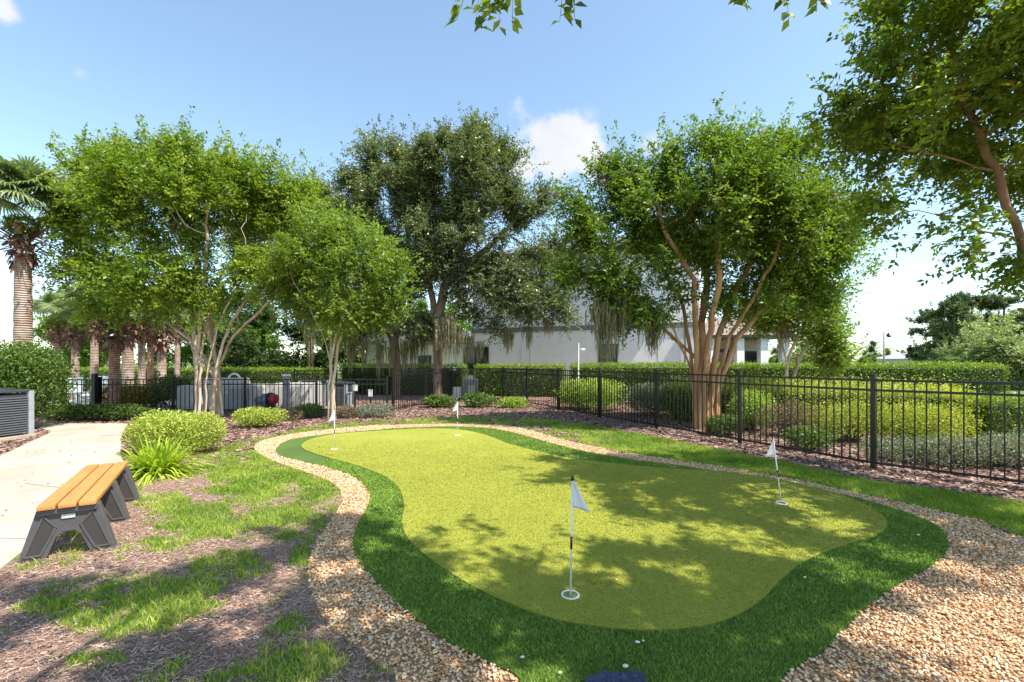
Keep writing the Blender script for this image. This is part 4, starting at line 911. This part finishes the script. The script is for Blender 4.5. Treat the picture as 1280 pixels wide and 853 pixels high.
for i, (px, lb_) in enumerate(((75, 'low green planting at the foot of the large left bush'), (105, 'low green planting below the gate post'), (135, 'low green planting right of the gate post'), (160, 'low green planting where the walkway meets the fence'))):
    shrub(px, 530, 12.5, .55, .45, lb_, 2200, 'shrub_g', .06, group='low planting along the left fence')
for px, Y, lb_ in ((150, 15.9, 'yellow and red leaved croton at the foot of the reddish palm'), (172, 15.7, 'yellow croton behind the left fence, middle one'), (190, 16, 'yellow green croton, right one near the white enclosure')):
    shrub(px, 520, Y, .5, .8, lb_, 2000, 'croton', .10, group='crotons behind the left fence')
shrub(215, 520, 15.8, .75, 1.15, 'dark green bush left of the beige enclosure', 4500, 'shrub_g', .08)
# strap leaved clump
def strap(px, py, Y, n, L, label):
    X = (px - 640) * Y / F; root = empty('strap_plant', (X, Y, 0), label=label, cat='plant'); V, Rn = [], []
    for k in range(n):
        az = rng.uniform(0, 2 * np.pi); el = rng.uniform(.35, 1.45); l = L * rng.uniform(.6, 1.2); h = np.array([math.cos(az), math.sin(az), 0]); s = np.array([-h[1], h[0], 0]); b = np.array([X, Y, 0]) + h * rng.uniform(0, .17) + s * rng.normal(0, .05); prev = None; rr = rng.random()
        for q in range(7):
            t = q / 6; c = b + h * l * t * math.cos(el) + np.array([0, 0, l * (t * math.sin(el) - .55 * t * t * (1.5 - el * .6))]); c[2] = max(c[2], .01); w = .017 * (1 - t ** 2.2) + .001
            if prev is not None: V += [prev[0], prev[1], c + s * w, c - s * w]; Rn.append(rr)
            prev = (c - s * w, c + s * w)
    V = np.array(V); link('leaves', npmesh('leaves', V, np.arange(len(V)).reshape(-1, 4), M['spear'], attr=Rn), root)
strap(198, 602, 6.5, 380, .80, 'bright yellow green strap leaved plant in front of the round bush')

# ------------------------------------------------------------------ background trees
def bgtree(name, X, Y, H, Wd, label, leaf, n, group, trunk=.12, ll=.16, low=.25, bark='bark_dark'):
    lobes = []
    for k in range(9):
        a = rng.uniform(0, 2 * np.pi); q = rng.uniform(.1, .55)
        lobes.append((X + math.cos(a) * Wd * q, Y + math.sin(a) * Wd * q * .7, H * rng.uniform(low + .2, .82), Wd * rng.uniform(.28, .45), Wd * rng.uniform(.25, .4), H * rng.uniform(.13, .22)))
    lobes.append((X, Y, H * .8, Wd * .3, Wd * .3, H * .2))
    st = [[(X, Y, -.1), (X + .1, Y, H * .25), (X - .1, Y, H * .5), (X, Y, H * .7)]]
    return tree(name, (X, Y, 0), st, lobes, label, group=group, leaves=n, natt=110, rbase=trunk, rtip=.015, bark=bark, leaf=leaf, ll=ll, lw=ll * .55, slen=.8, step=.6, kill=.9, thr=.07, infl=5, sides=5, nsh=90)
g1 = 'woodland trees behind the left fence'
bw = bgtree('broadleaf_tree', -22, 30, 7.5, 5, 'bright green woodland tree behind the palms', 'wood_bright', 16000, g1, .2, .2, -.1)
bd = bgtree('broadleaf_tree', -12, 27, 7.5, 4.5, 'dark green woodland tree behind the left crepe myrtle', 'wood_dark', 18000, g1, .2, .18, -.15)
def place(src, x, y, s, rz, label, group):
    c = copy_tree(src); ox, oy = src.location.x, src.location.y
    c.location = (x, y, 0); c.scale = (s, s, s); c.rotation_euler = (0, 0, rz); tag(c, label, None, group); return c
for i, (src, x, y, s, lb_) in enumerate(((bd, -16.5, 27.5, .85, 'dark woodland tree above the beige enclosure'), (bd, -9.0, 30, .9, 'dark woodland tree behind the young bright tree'), (bw, -14, 36, 1.0, 'bright woodland tree glimpsed between dark trees at left'), (bw, -8, 38, .95, 'bright woodland tree behind the left oak'),
                                    (bw, -28, 31, 1.0, 'bright woodland tree at the far left edge'), (bd, -33, 34, 1.0, 'dark woodland tree at the far left edge'), (bw, -25.5, 40, 1.1, 'bright woodland tree deep behind the thin palms'), (bw, -18, 33, .8, 'bright woodland tree above the low hedge'),
                                    (bd, -21, 36, 1.0, 'dark woodland tree behind the palm group'), (bw, -5.5, 42, 1.0, 'bright woodland tree left of the building'), (bd, -40, 42, 1.2, 'large dark woodland tree beyond the left edge'), (bd, -11.5, 45, 1.2, 'tall dark woodland tree far behind the oaks'))):
    place(src, x, y, s, i * 1.3, lb_, g1)
g2 = 'trees beyond the road at right'
lp = bgtree('broadleaf_tree', 13.6, 20.5, 3.7, 1.5, 'pale feathery tree right of the white building', 'wood_pale', 15000, g2, .1, .13, -.1, 'bark_left')
lp2 = bgtree('broadleaf_tree', 15.3, 23, 3.4, 1.5, 'light green small tree behind the long hedge left of the lamp', 'wood_bright', 11000, g2, .09, .12, -.1, 'bark_left')
big = bgtree('broadleaf_tree', 29, 27, 4.3, 4.2, 'broad silvery willow like tree beyond the right hedge', 'wood_pale', 26000, g2, .25, .2, -.25)
place(lp2, 13.4, 29, 1.3, 2, 'light green tree close behind the building porch', g2)
for i, (x, y, s, lb_) in enumerate(((44, 46, .75, 'low light green tree right of the street lamp'), (40, 31, 1.3, 'broad tree beyond the right picture edge'), (46, 47, 1.1, 'low tree between lamp and pines'), (34, 33, 1.0, 'small bushy tree just behind the hedge end'))):
    place(big, x, y, s, 1 + i * 1.7, lb_, g2)
for i, (x, y, s, lb_) in enumerate(((62, 75, .55, 'distant bright tree right of the lamp'), (70, 72, .75, 'distant bright tree below the pines'), (48, 62, .45, 'distant bright tree left of the lamp'), (30, 50, .45, 'distant bright tree behind the pale feathery tree'))):
    place(bw, x, y, s, i * 2.1, lb_, g2)
for i in range(16):
    place(bd, 45 + i * 11, 118 - i * 1.5, (.78 + .22 * ((i * 37) % 10) / 10), i * 1.9, 'dark distant tree on the far treeline', 'far treeline')
def pine(X, Y, H, label, seed):
    g = np.random.default_rng(seed); lobes = []
    for k in range(16):
        a = g.uniform(0, 2 * np.pi); z = H * g.uniform(.3, .97); q = 2.6 * (1.15 - z / H) + .6
        lobes.append((X + math.cos(a) * q, Y + math.sin(a) * q, z, g.uniform(.9, 1.6), g.uniform(.9, 1.6), g.uniform(.5, .9)))
    return tree('pine_tree', (X, Y, 0), [[(X, Y, -.1), (X + .15, Y, H * .4), (X - .1, Y, H * .7), (X, Y, H * .95)]], lobes, label, group='pines at right', leaves=17000, natt=140, rbase=.22, rtip=.015, bark='bark_dark', leaf='pine', ll=.26, lw=.10, slen=.5, step=.6, kill=.8, thr=.07, infl=5, sides=5, nsh=90)
p1_ = pine(46.5, 48, 7.8, 'dark pine rising above the pale trees, leftmost of the pines', 1)
p2_ = pine(50.5, 50, 8.9, 'tall dark pine above the road at right', 2)
for i, (x, y, s, lb_) in enumerate(((54, 50, .98, 'tall pine second from the right edge'), (57.5, 50, 1.0, 'tall pine at the right picture edge'), (62, 52, 1.1, 'tall pine beyond the right picture edge'), (52, 56, 1.0, 'pine set behind the other pines'))): place(p1_ if i % 2 else p2_, x, y, s, i * 2, lb_, 'pines at right')

# ------------------------------------------------------------------ buildings
def building():
    root = empty('clubhouse', (-2.2, 25.5, 0), label='white stucco two storey building with grey trim band behind the hedge', cat='building')
    A = Vector((-2.2, 25.5)); B = Vector((8.6, 20.9)); d = (B - A).normalized(); pn = Vector((-d.y, d.x)); Lg = (B - A).length; rz = math.atan2(d.y, d.x)
    q = lambda u, w=0: (A.x + d.x * u + pn.x * w, A.y + d.y * u + pn.y * w)
    def blk(name, u0, u1, w0, w1, z0, z1, mat, par=root):
        mb = MB(); mb.prism([q(u0, w0), q(u1, w0), q(u1, w1), q(u0, w1)], z0, z1); return mb.build(name, mat, par)
    wall = blk('wall', 0, Lg, 0, 9, 0, 7.15, M['stucco'])
    blk('trim_band', -.03, Lg + .03, -.05, 9.03, 3.22, 3.46, M['band'])
    blk('roof', -.5, Lg + .5, -.5, 9.5, 7.15, 7.35, M['frame'])
    blk('parapet', -.35, Lg + .35, -.35, 9.35, 7.35, 7.6, M['stucco'])
    low = blk('wall', -7.5, -.003, .003, 7, 0, 2.9, M['stucco'])
    blk('roof', -8, -.01, -.4, 7.4, 2.9, 3.3, M['roofgrey'])
    def win(u, z0, z1, w, double=False):
        f = None
        f = blk('window', u - w / 2, u + w / 2, -.06, .01, z0, z1, M['frame'])
        n = 2 if double else 1; pw = (w - .08 * (n + 1)) / n
        for k in range(n):
            u0 = u - w / 2 + .08 + k * (pw + .08); blk('pane', u0, u0 + pw, -.075, -.05, z0 + .08, z1 - .08, M['glass'], f)
            blk('glazing_bar', u0, u0 + pw, -.09, -.076, z0 + (z1 - z0) * .36, z0 + (z1 - z0) * .36 + .05, M['frame'], f)
    def u_at(px):   # along the wall for a view column
        k = (px - 640) / F; return (k * A.y - A.x) / (d.x - k * d.y)
    win((u_at(579) + u_at(612)) / 2, .9, 2.45, 1.55, True)
    win((u_at(748) + u_at(772)) / 2, 1.25, 2.5, .95)
    win((u_at(523) + u_at(540)) / 2, 1.0, 2.0, .85)
    blk('gutter', -.5, Lg + .5, -.62, -.502, 7.12, 7.26, M['band'])
    for u in (3.4, 7.4): blk('stucco_joint', u, u + .018, -.004, .01, 0, 3.2, M['band'])
    mb = MB(); x, y = q(u_at(857), -.09); mb.cyl((x, y, 0), (x, y, 3.2), .06, n=10); mb.build('downpipe', M['band'], root)
    x, y = q(u_at(653), -.04); mb = MB(); mb.box((x, y, 2.0), (.04, .04, 1.0), rz); mb.build('conduit', M['white'], root)
building()
def porch():
    root = empty('porch_wing', (8.9, 21.5, 0), label='beige single storey wing with brown hipped roof and white porch pillars', cat='building')
    mb = MB(); mb.box((11.0, 24.6, 1.4), (3.8, 3, 2.8)); mb.build('wall', M['stucco2'], root)
    mb = MB(); v = [(8.6, 20.9, 2.85), (13.1, 20.9, 2.85), (13.1, 26.5, 2.85), (8.6, 26.5, 2.85), (10.6, 23.6, 3.9), (11.9, 23.6, 3.9)]
    for f in ((0, 1, 5, 4), (1, 2, 5), (2, 3, 4, 5), (3, 0, 4)): mb.poly([v[i] for i in f])
    rf = mb.build('roof', M['roof'], root)
    mb = MB(); mb.box((10.85, 23.7, 2.79), (4.45, 5.55, .11)); mb.build('fascia', M['frame'], rf)
    for x in (9.3, 10.6, 11.7, 12.7):
        mb = MB(); mb.box((x, 21.3, 1.36), (.34, .34, 2.72), 0, .01); mb.build('pillar', M['white'], root)
    mb = MB(); mb.box((10.6, 23.07, 1.2), (1.0, .05, 2.1)); f = mb.build('door', M['frame'], root)
    mb = MB(); mb.box((10.6, 23.035, 1.3), (.7, .02, 1.6)); mb.build('pane', M['glass'], f)
    mb = MB(); mb.box((12.3, 23.07, 1.5), (1.0, .05, 1.3)); f = mb.build('window', M['frame'], root)
    mb = MB(); mb.box((12.3, 23.035, 1.5), (.84, .02, 1.1)); mb.build('pane', M['glass'], f)
porch()
def far_house():
    X, Y = 60, 68; root = empty('far_house', (X, Y, 0), label='distant pale house with grey roof right of the street lamp', cat='house')
    mb = MB(); mb.box((X, Y, 1.05), (7, 6, 2.1)); mb.build('wall', M['stucco2'], root)
    mb = MB(); v = [(X - 4, Y - 3.5, 2.1), (X + 4, Y - 3.5, 2.1), (X + 4, Y + 3.5, 2.1), (X - 4, Y + 3.5, 2.1), (X - 1.5, Y, 3.1), (X + 1.5, Y, 3.1)]
    for f in ((0, 1, 5, 4), (1, 2, 5), (2, 3, 4, 5), (3, 0, 4)): mb.poly([v[i] for i in f])
    mb.build('roof', M['roofgrey'], root)
    for k in (-2, 1.5):
        mb = MB(); mb.box((X + k, Y - 3.02, 1.2), (1.0, .06, 1.0)); mb.build('window', M['frame'], root)
far_house()

# ------------------------------------------------------------------ props
# street lamp
x, y, _ = GP(1105, 26, 453); root = empty('street_lamp', (x, y, 0), label='slim street lamp with a small hanging lantern above the hedge', cat='street lamp')
mb = MB(); mb.cyl((0, 0, 0), (0, 0, 3.35), .06, .035); mb.build('pole', M['band'], root, False, True)
mb = MB(); mb.cyl((0, 0, 3.30), (.28, 0, 3.42), .018, n=8); mb.cyl((.28, 0, 3.42), (.28, 0, 3.28), .014, n=8); mb.build('arm', M['band'], root, False)
mb = MB(); mb.cyl((.28, 0, 3.12), (.28, 0, 3.28), .17, .04, n=16); mb.cyl((.28, 0, 3.02), (.28, 0, 3.12), .08, .11, n=16); mb.build('lantern', M['blackp'], root, False)
# air conditioner at left
def ac(X, Y, w, h, label, parent=None, dark=True, rz=0):
    root = empty('air_conditioner', (X, Y, 0), rz, label, 'air conditioner')
    body = plain('pale_ac_grille', (.42, .43, .44), .5) if not dark else plain('ac_grille', (.045, .05, .058), .5) ; cas = plain('ac_casing', (.30, .31, .33), .45)
    mb = MB(); mb.box((0, 0, .04), (w + .08, w + .08, .08), 0, .01); mb.build('pad', M['concrete'], root, False)
    mb = MB(); mb.box((0, 0, h / 2 + .06), (w - .06, w - .06, h - .1), 0, .05); mb.build('coil', body, root, False)
    mb = MB(); n = int(h / .055)
    for k in range(n):
        z = .13 + k * (h - .15) / n
        for s in (-1, 1): mb.box((0, s * w / 2 * .985, z), (w - .1, .014, .020), 0); mb.box((s * w / 2 * .985, 0, z), (.014, w - .1, .020), 0)
    mb.build('louvres', cas if not dark else plain('ac_louvre', (.12, .125, .14), .45), root, False)
    for sx in (-1, 1):
        for sy in (-1, 1): mb = MB(); mb.box((sx * (w / 2 - .035), sy * (w / 2 - .035), h / 2 + .07), (.10, .10, h), 0, .02); mb.build('corner_panel', cas, root, False)
    mb = MB(); mb.box((0, 0, h + .07), (w + .02, w + .02, .05), 0, .02); mb.cyl((0, 0, h + .09), (0, 0, h + .115), w * .38, n=24); mb.build('top_cover', body, root, False)
ac(-10.65, 9.35, .82, .93, 'grey slatted air conditioner at the left picture edge', rz=-.12)
ac(GP(424, 16)[0], 16, .8, .8, 'dark air conditioner behind the fence right of the young tree')
ac(GP(392, 17)[0], 17, .75, .85, 'dark air conditioner behind the fence left of the young tree')
ac(GP(588, 20.4)[0], 20.4, .62, .75, 'pale grey air conditioner by the hedge behind the fence corner', dark=False)
# beige enclosure of the pool equipment
def enclosure():
    X, Y = GP(282, 15.4); root = empty('equipment_enclosure', (X, Y, 0), label='large beige moulded enclosure with grey front panel behind the left fence', cat='enclosure')
    be = plain('beige_fibreglass', (.50, .47, .44), .55, 0, .08, 2); gy = plain('grey_panel', (.36, .38, .42), .5)
    mb = MB(); mb.box((-.05, .3, .42), (2.6, 1.5, .84), 0, .13); mb.build('body', be, root, False)
    mb = MB(); mb.box((-.35, .4, .93), (1.35, 1.0, .24), 0, .09); mb.build('lid', be, root, False)
    mb = MB(); mb.box((.66, -.47, .37), (.78, .06, .74), 0, .02); mb.build('front_panel', gy, root, False)
    mb = MB(); mb.box((1.95, .8, .45), (1.5, 1.2, .82), 0, .10); mb.build('rear_box', be, root, False)
    bm = MB()
    for k in range(12):
        a0, a1 = math.pi * k / 12, math.pi * (k + 1) / 12; bm.cyl((.05 + .2 * math.cos(a0), .4, 1.0 + .2 * math.sin(a0)), (.05 + .2 * math.cos(a1), .4, 1.0 + .2 * math.sin(a1)), .035, n=8)
    bm.build('handle', M['white'], root, False)
enclosure()
X, Y = GP(341, 14.9); root = empty('hose_reel', (X, Y, 0), label='red hose reel with dark hub beside the beige enclosure', cat='hose reel')
mb = MB(); mb.cyl((-.14, 0, .42), (-.02, 0, .42), .19, n=24); mb.build('hub', M['blackp'], root, False)
mb = MB(); mb.cyl((-.02, -.02, .40), (.12, -.05, .40), .18, .16, n=24); mb.build('reel', plain('red_paint', (.50, .02, .03), .4), root, False, True)
mb = MB(); mb.box((-.05, 0, .13), (.2, .2, .26), 0, .01); mb.build('stand', M['blackp'], root, False)
X, Y = GP(330, 15.1); root = empty('pool_pump', (X, Y, 0), label='blue grey pool pump behind the fence left of the red reel', cat='pump')
pg_ = plain('pump_grey', (.20, .24, .30), .4)
mb = MB(); mb.cyl((-.28, 0, .34), (.18, 0, .34), .14, n=20); mb.build('motor', pg_, root, False, True)
mb = MB(); mb.cyl((.05, 0, .0), (.05, 0, .56), .1, .1, n=16); mb.build('strainer', pg_, root, False, True)
mb = MB(); mb.cyl((-.5, 0, .3), (-.28, 0, .3), .03, n=10); mb.cyl((-.5, 0, .3), (-.5, 0, 0), .03, n=10); mb.build('pipe', M['white'], root, False, True)
def small_post(px, Y, yt, w, mat, label, cat, name, capm=None):
    X, _, z = GP(px, Y, yt); root = empty(name, (X, Y, 0), label=label, cat=cat)
    mb = MB(); mb.box((0, 0, z / 2), (w, w, z), 0, .01); mb.build('post', mat, root, False)
    mb = MB(); mb.box((0, 0, z + .02), (w * 1.25, w * 1.25, .05), 0, .012); mb.build('cap', capm or mat, root, False)
wd = plain('grey_timber', (.32, .31, .32), .8, 0, .2)
small_post(358, 14.9, 470, .17, wd, 'square grey timber post behind the left fence', 'post', 'timber_post', M['white'])
small_post(437, 15.6, 492, .12, wd, 'short grey post behind the fence right of the young tree', 'post', 'timber_post')
def lightbox(px, Y, y0, y1, w, label, mat, name='utility_box', cat='utility box'):
    X, _, z1 = GP(px, Y, y0); z0 = GP(px, Y, y1)[2]; root = empty(name, (X, Y, 0), label=label, cat=cat)
    mb = MB(); mb.cyl((0, 0, 0), (0, 0, z0), .03, n=8); mb.build('stand', M['blackp'], root, False)
    mb = MB(); mb.box((0, 0, (z0 + z1) / 2), (w, w * .6, z1 - z0), 0, .02); mb.box((0, 0, z1 + .005), (w * 1.1, w * .7, .02)); mb.build('box', mat, root, False)
lightbox(444, 15.8, 482, 489, .14, 'small white box on a stand, left of two beyond the fence', M['white'])
lightbox(463, 15.8, 488, 496, .13, 'small white box on a stand, right of two beyond the fence', M['white'])
lightbox(571, 19.6, 484.5, 499, .32, 'grey white utility box behind the farthest flag', M['stucco'])
lightbox(589, 19.4, 482.5, 493, .30, 'cream utility box right of a taller grey one', M['stucco2'])
X, _, z = GP(566, 20.6, 460); root = empty('garden_lamp', (X, 20.6, 0), label='white domed lamp head above the fence near the oak trunk', cat='lamp')
mb = MB(); mb.cyl((0, 0, 0), (0, 0, z - .08), .035, n=10); mb.build('pole', M['blackp'], root, False)
mb = MB(); mb.cyl((0, 0, z - .12), (0, 0, z), .16, .12, n=20); mb.cyl((0, 0, z), (0, 0, z + .06), .12, .02, n=20); mb.build('lamp_head', M['white'], root, False, True)
X, _, z = GP(723, 18.6, 429); root = empty('white_pole', (X, 18.6, 0), label='thin white pole with a small plate in front of the white wall', cat='pole')
mb = MB(); mb.cyl((0, 0, 0), (0, 0, z), .03, n=10); mb.build('pole', M['white'], root, False)
mb = MB(); mb.box((.2, 0, z - .25), (.16, .02, .09)); mb.cyl((0, 0, z - .25), (.13, 0, z - .25), .01, n=6); mb.build('plate', M['white'], root, False)
# pool furniture
def lounge(px, Y, label, rz):
    X = GP(px, Y)[0]; root = empty('pool_chair', (X, Y, .03), rz, label, 'chair', 'white pool chairs')
    mb = MB(); mb.box((0, 0, .40), (.55, .6, .05), 0, .01); mb.build('seat', M['white'], root, False)
    mb = MB(); mb.box((0, .3, .70), (.55, .05, .62), 0, .01, rx=-.2); mb.build('backrest', M['white'], root, False)
    for sx in (-1, 1):
        for sy in (-1, 1): mb = MB(); mb.cyl((sx * .24, sy * .26, 0), (sx * .24, sy * .26, .4), .02, n=8); mb.build('leg', M['white'], root, False)
lounge(88, 17.2, 'white pool chair behind the gate, left one', .5); lounge(108, 17.6, 'white pool chair behind the gate post', -.4); lounge(122, 18.2, 'white pool chair by the reddish palm', .2)
# distant utility table
X, Y = GP(98, 16.6); root = empty('pool_table', (X, Y, .03), label='low white round table among the pool chairs', cat='table')
mb = MB(); mb.cyl((0, 0, .42), (0, 0, .46), .42, n=28); mb.build('tabletop', M['white'], root, False)
mb = MB(); mb.cyl((0, 0, 0), (0, 0, .42), .05, n=12); mb.cyl((0, 0, 0), (0, 0, .03), .25, n=20); mb.build('pedestal', M['white'], root, False)
bpy.context.view_layer.update()
print('objects', len(bpy.data.objects), 'polys', sum(len(o.data.polygons) for o in bpy.data.objects if o.type == 'MESH'))
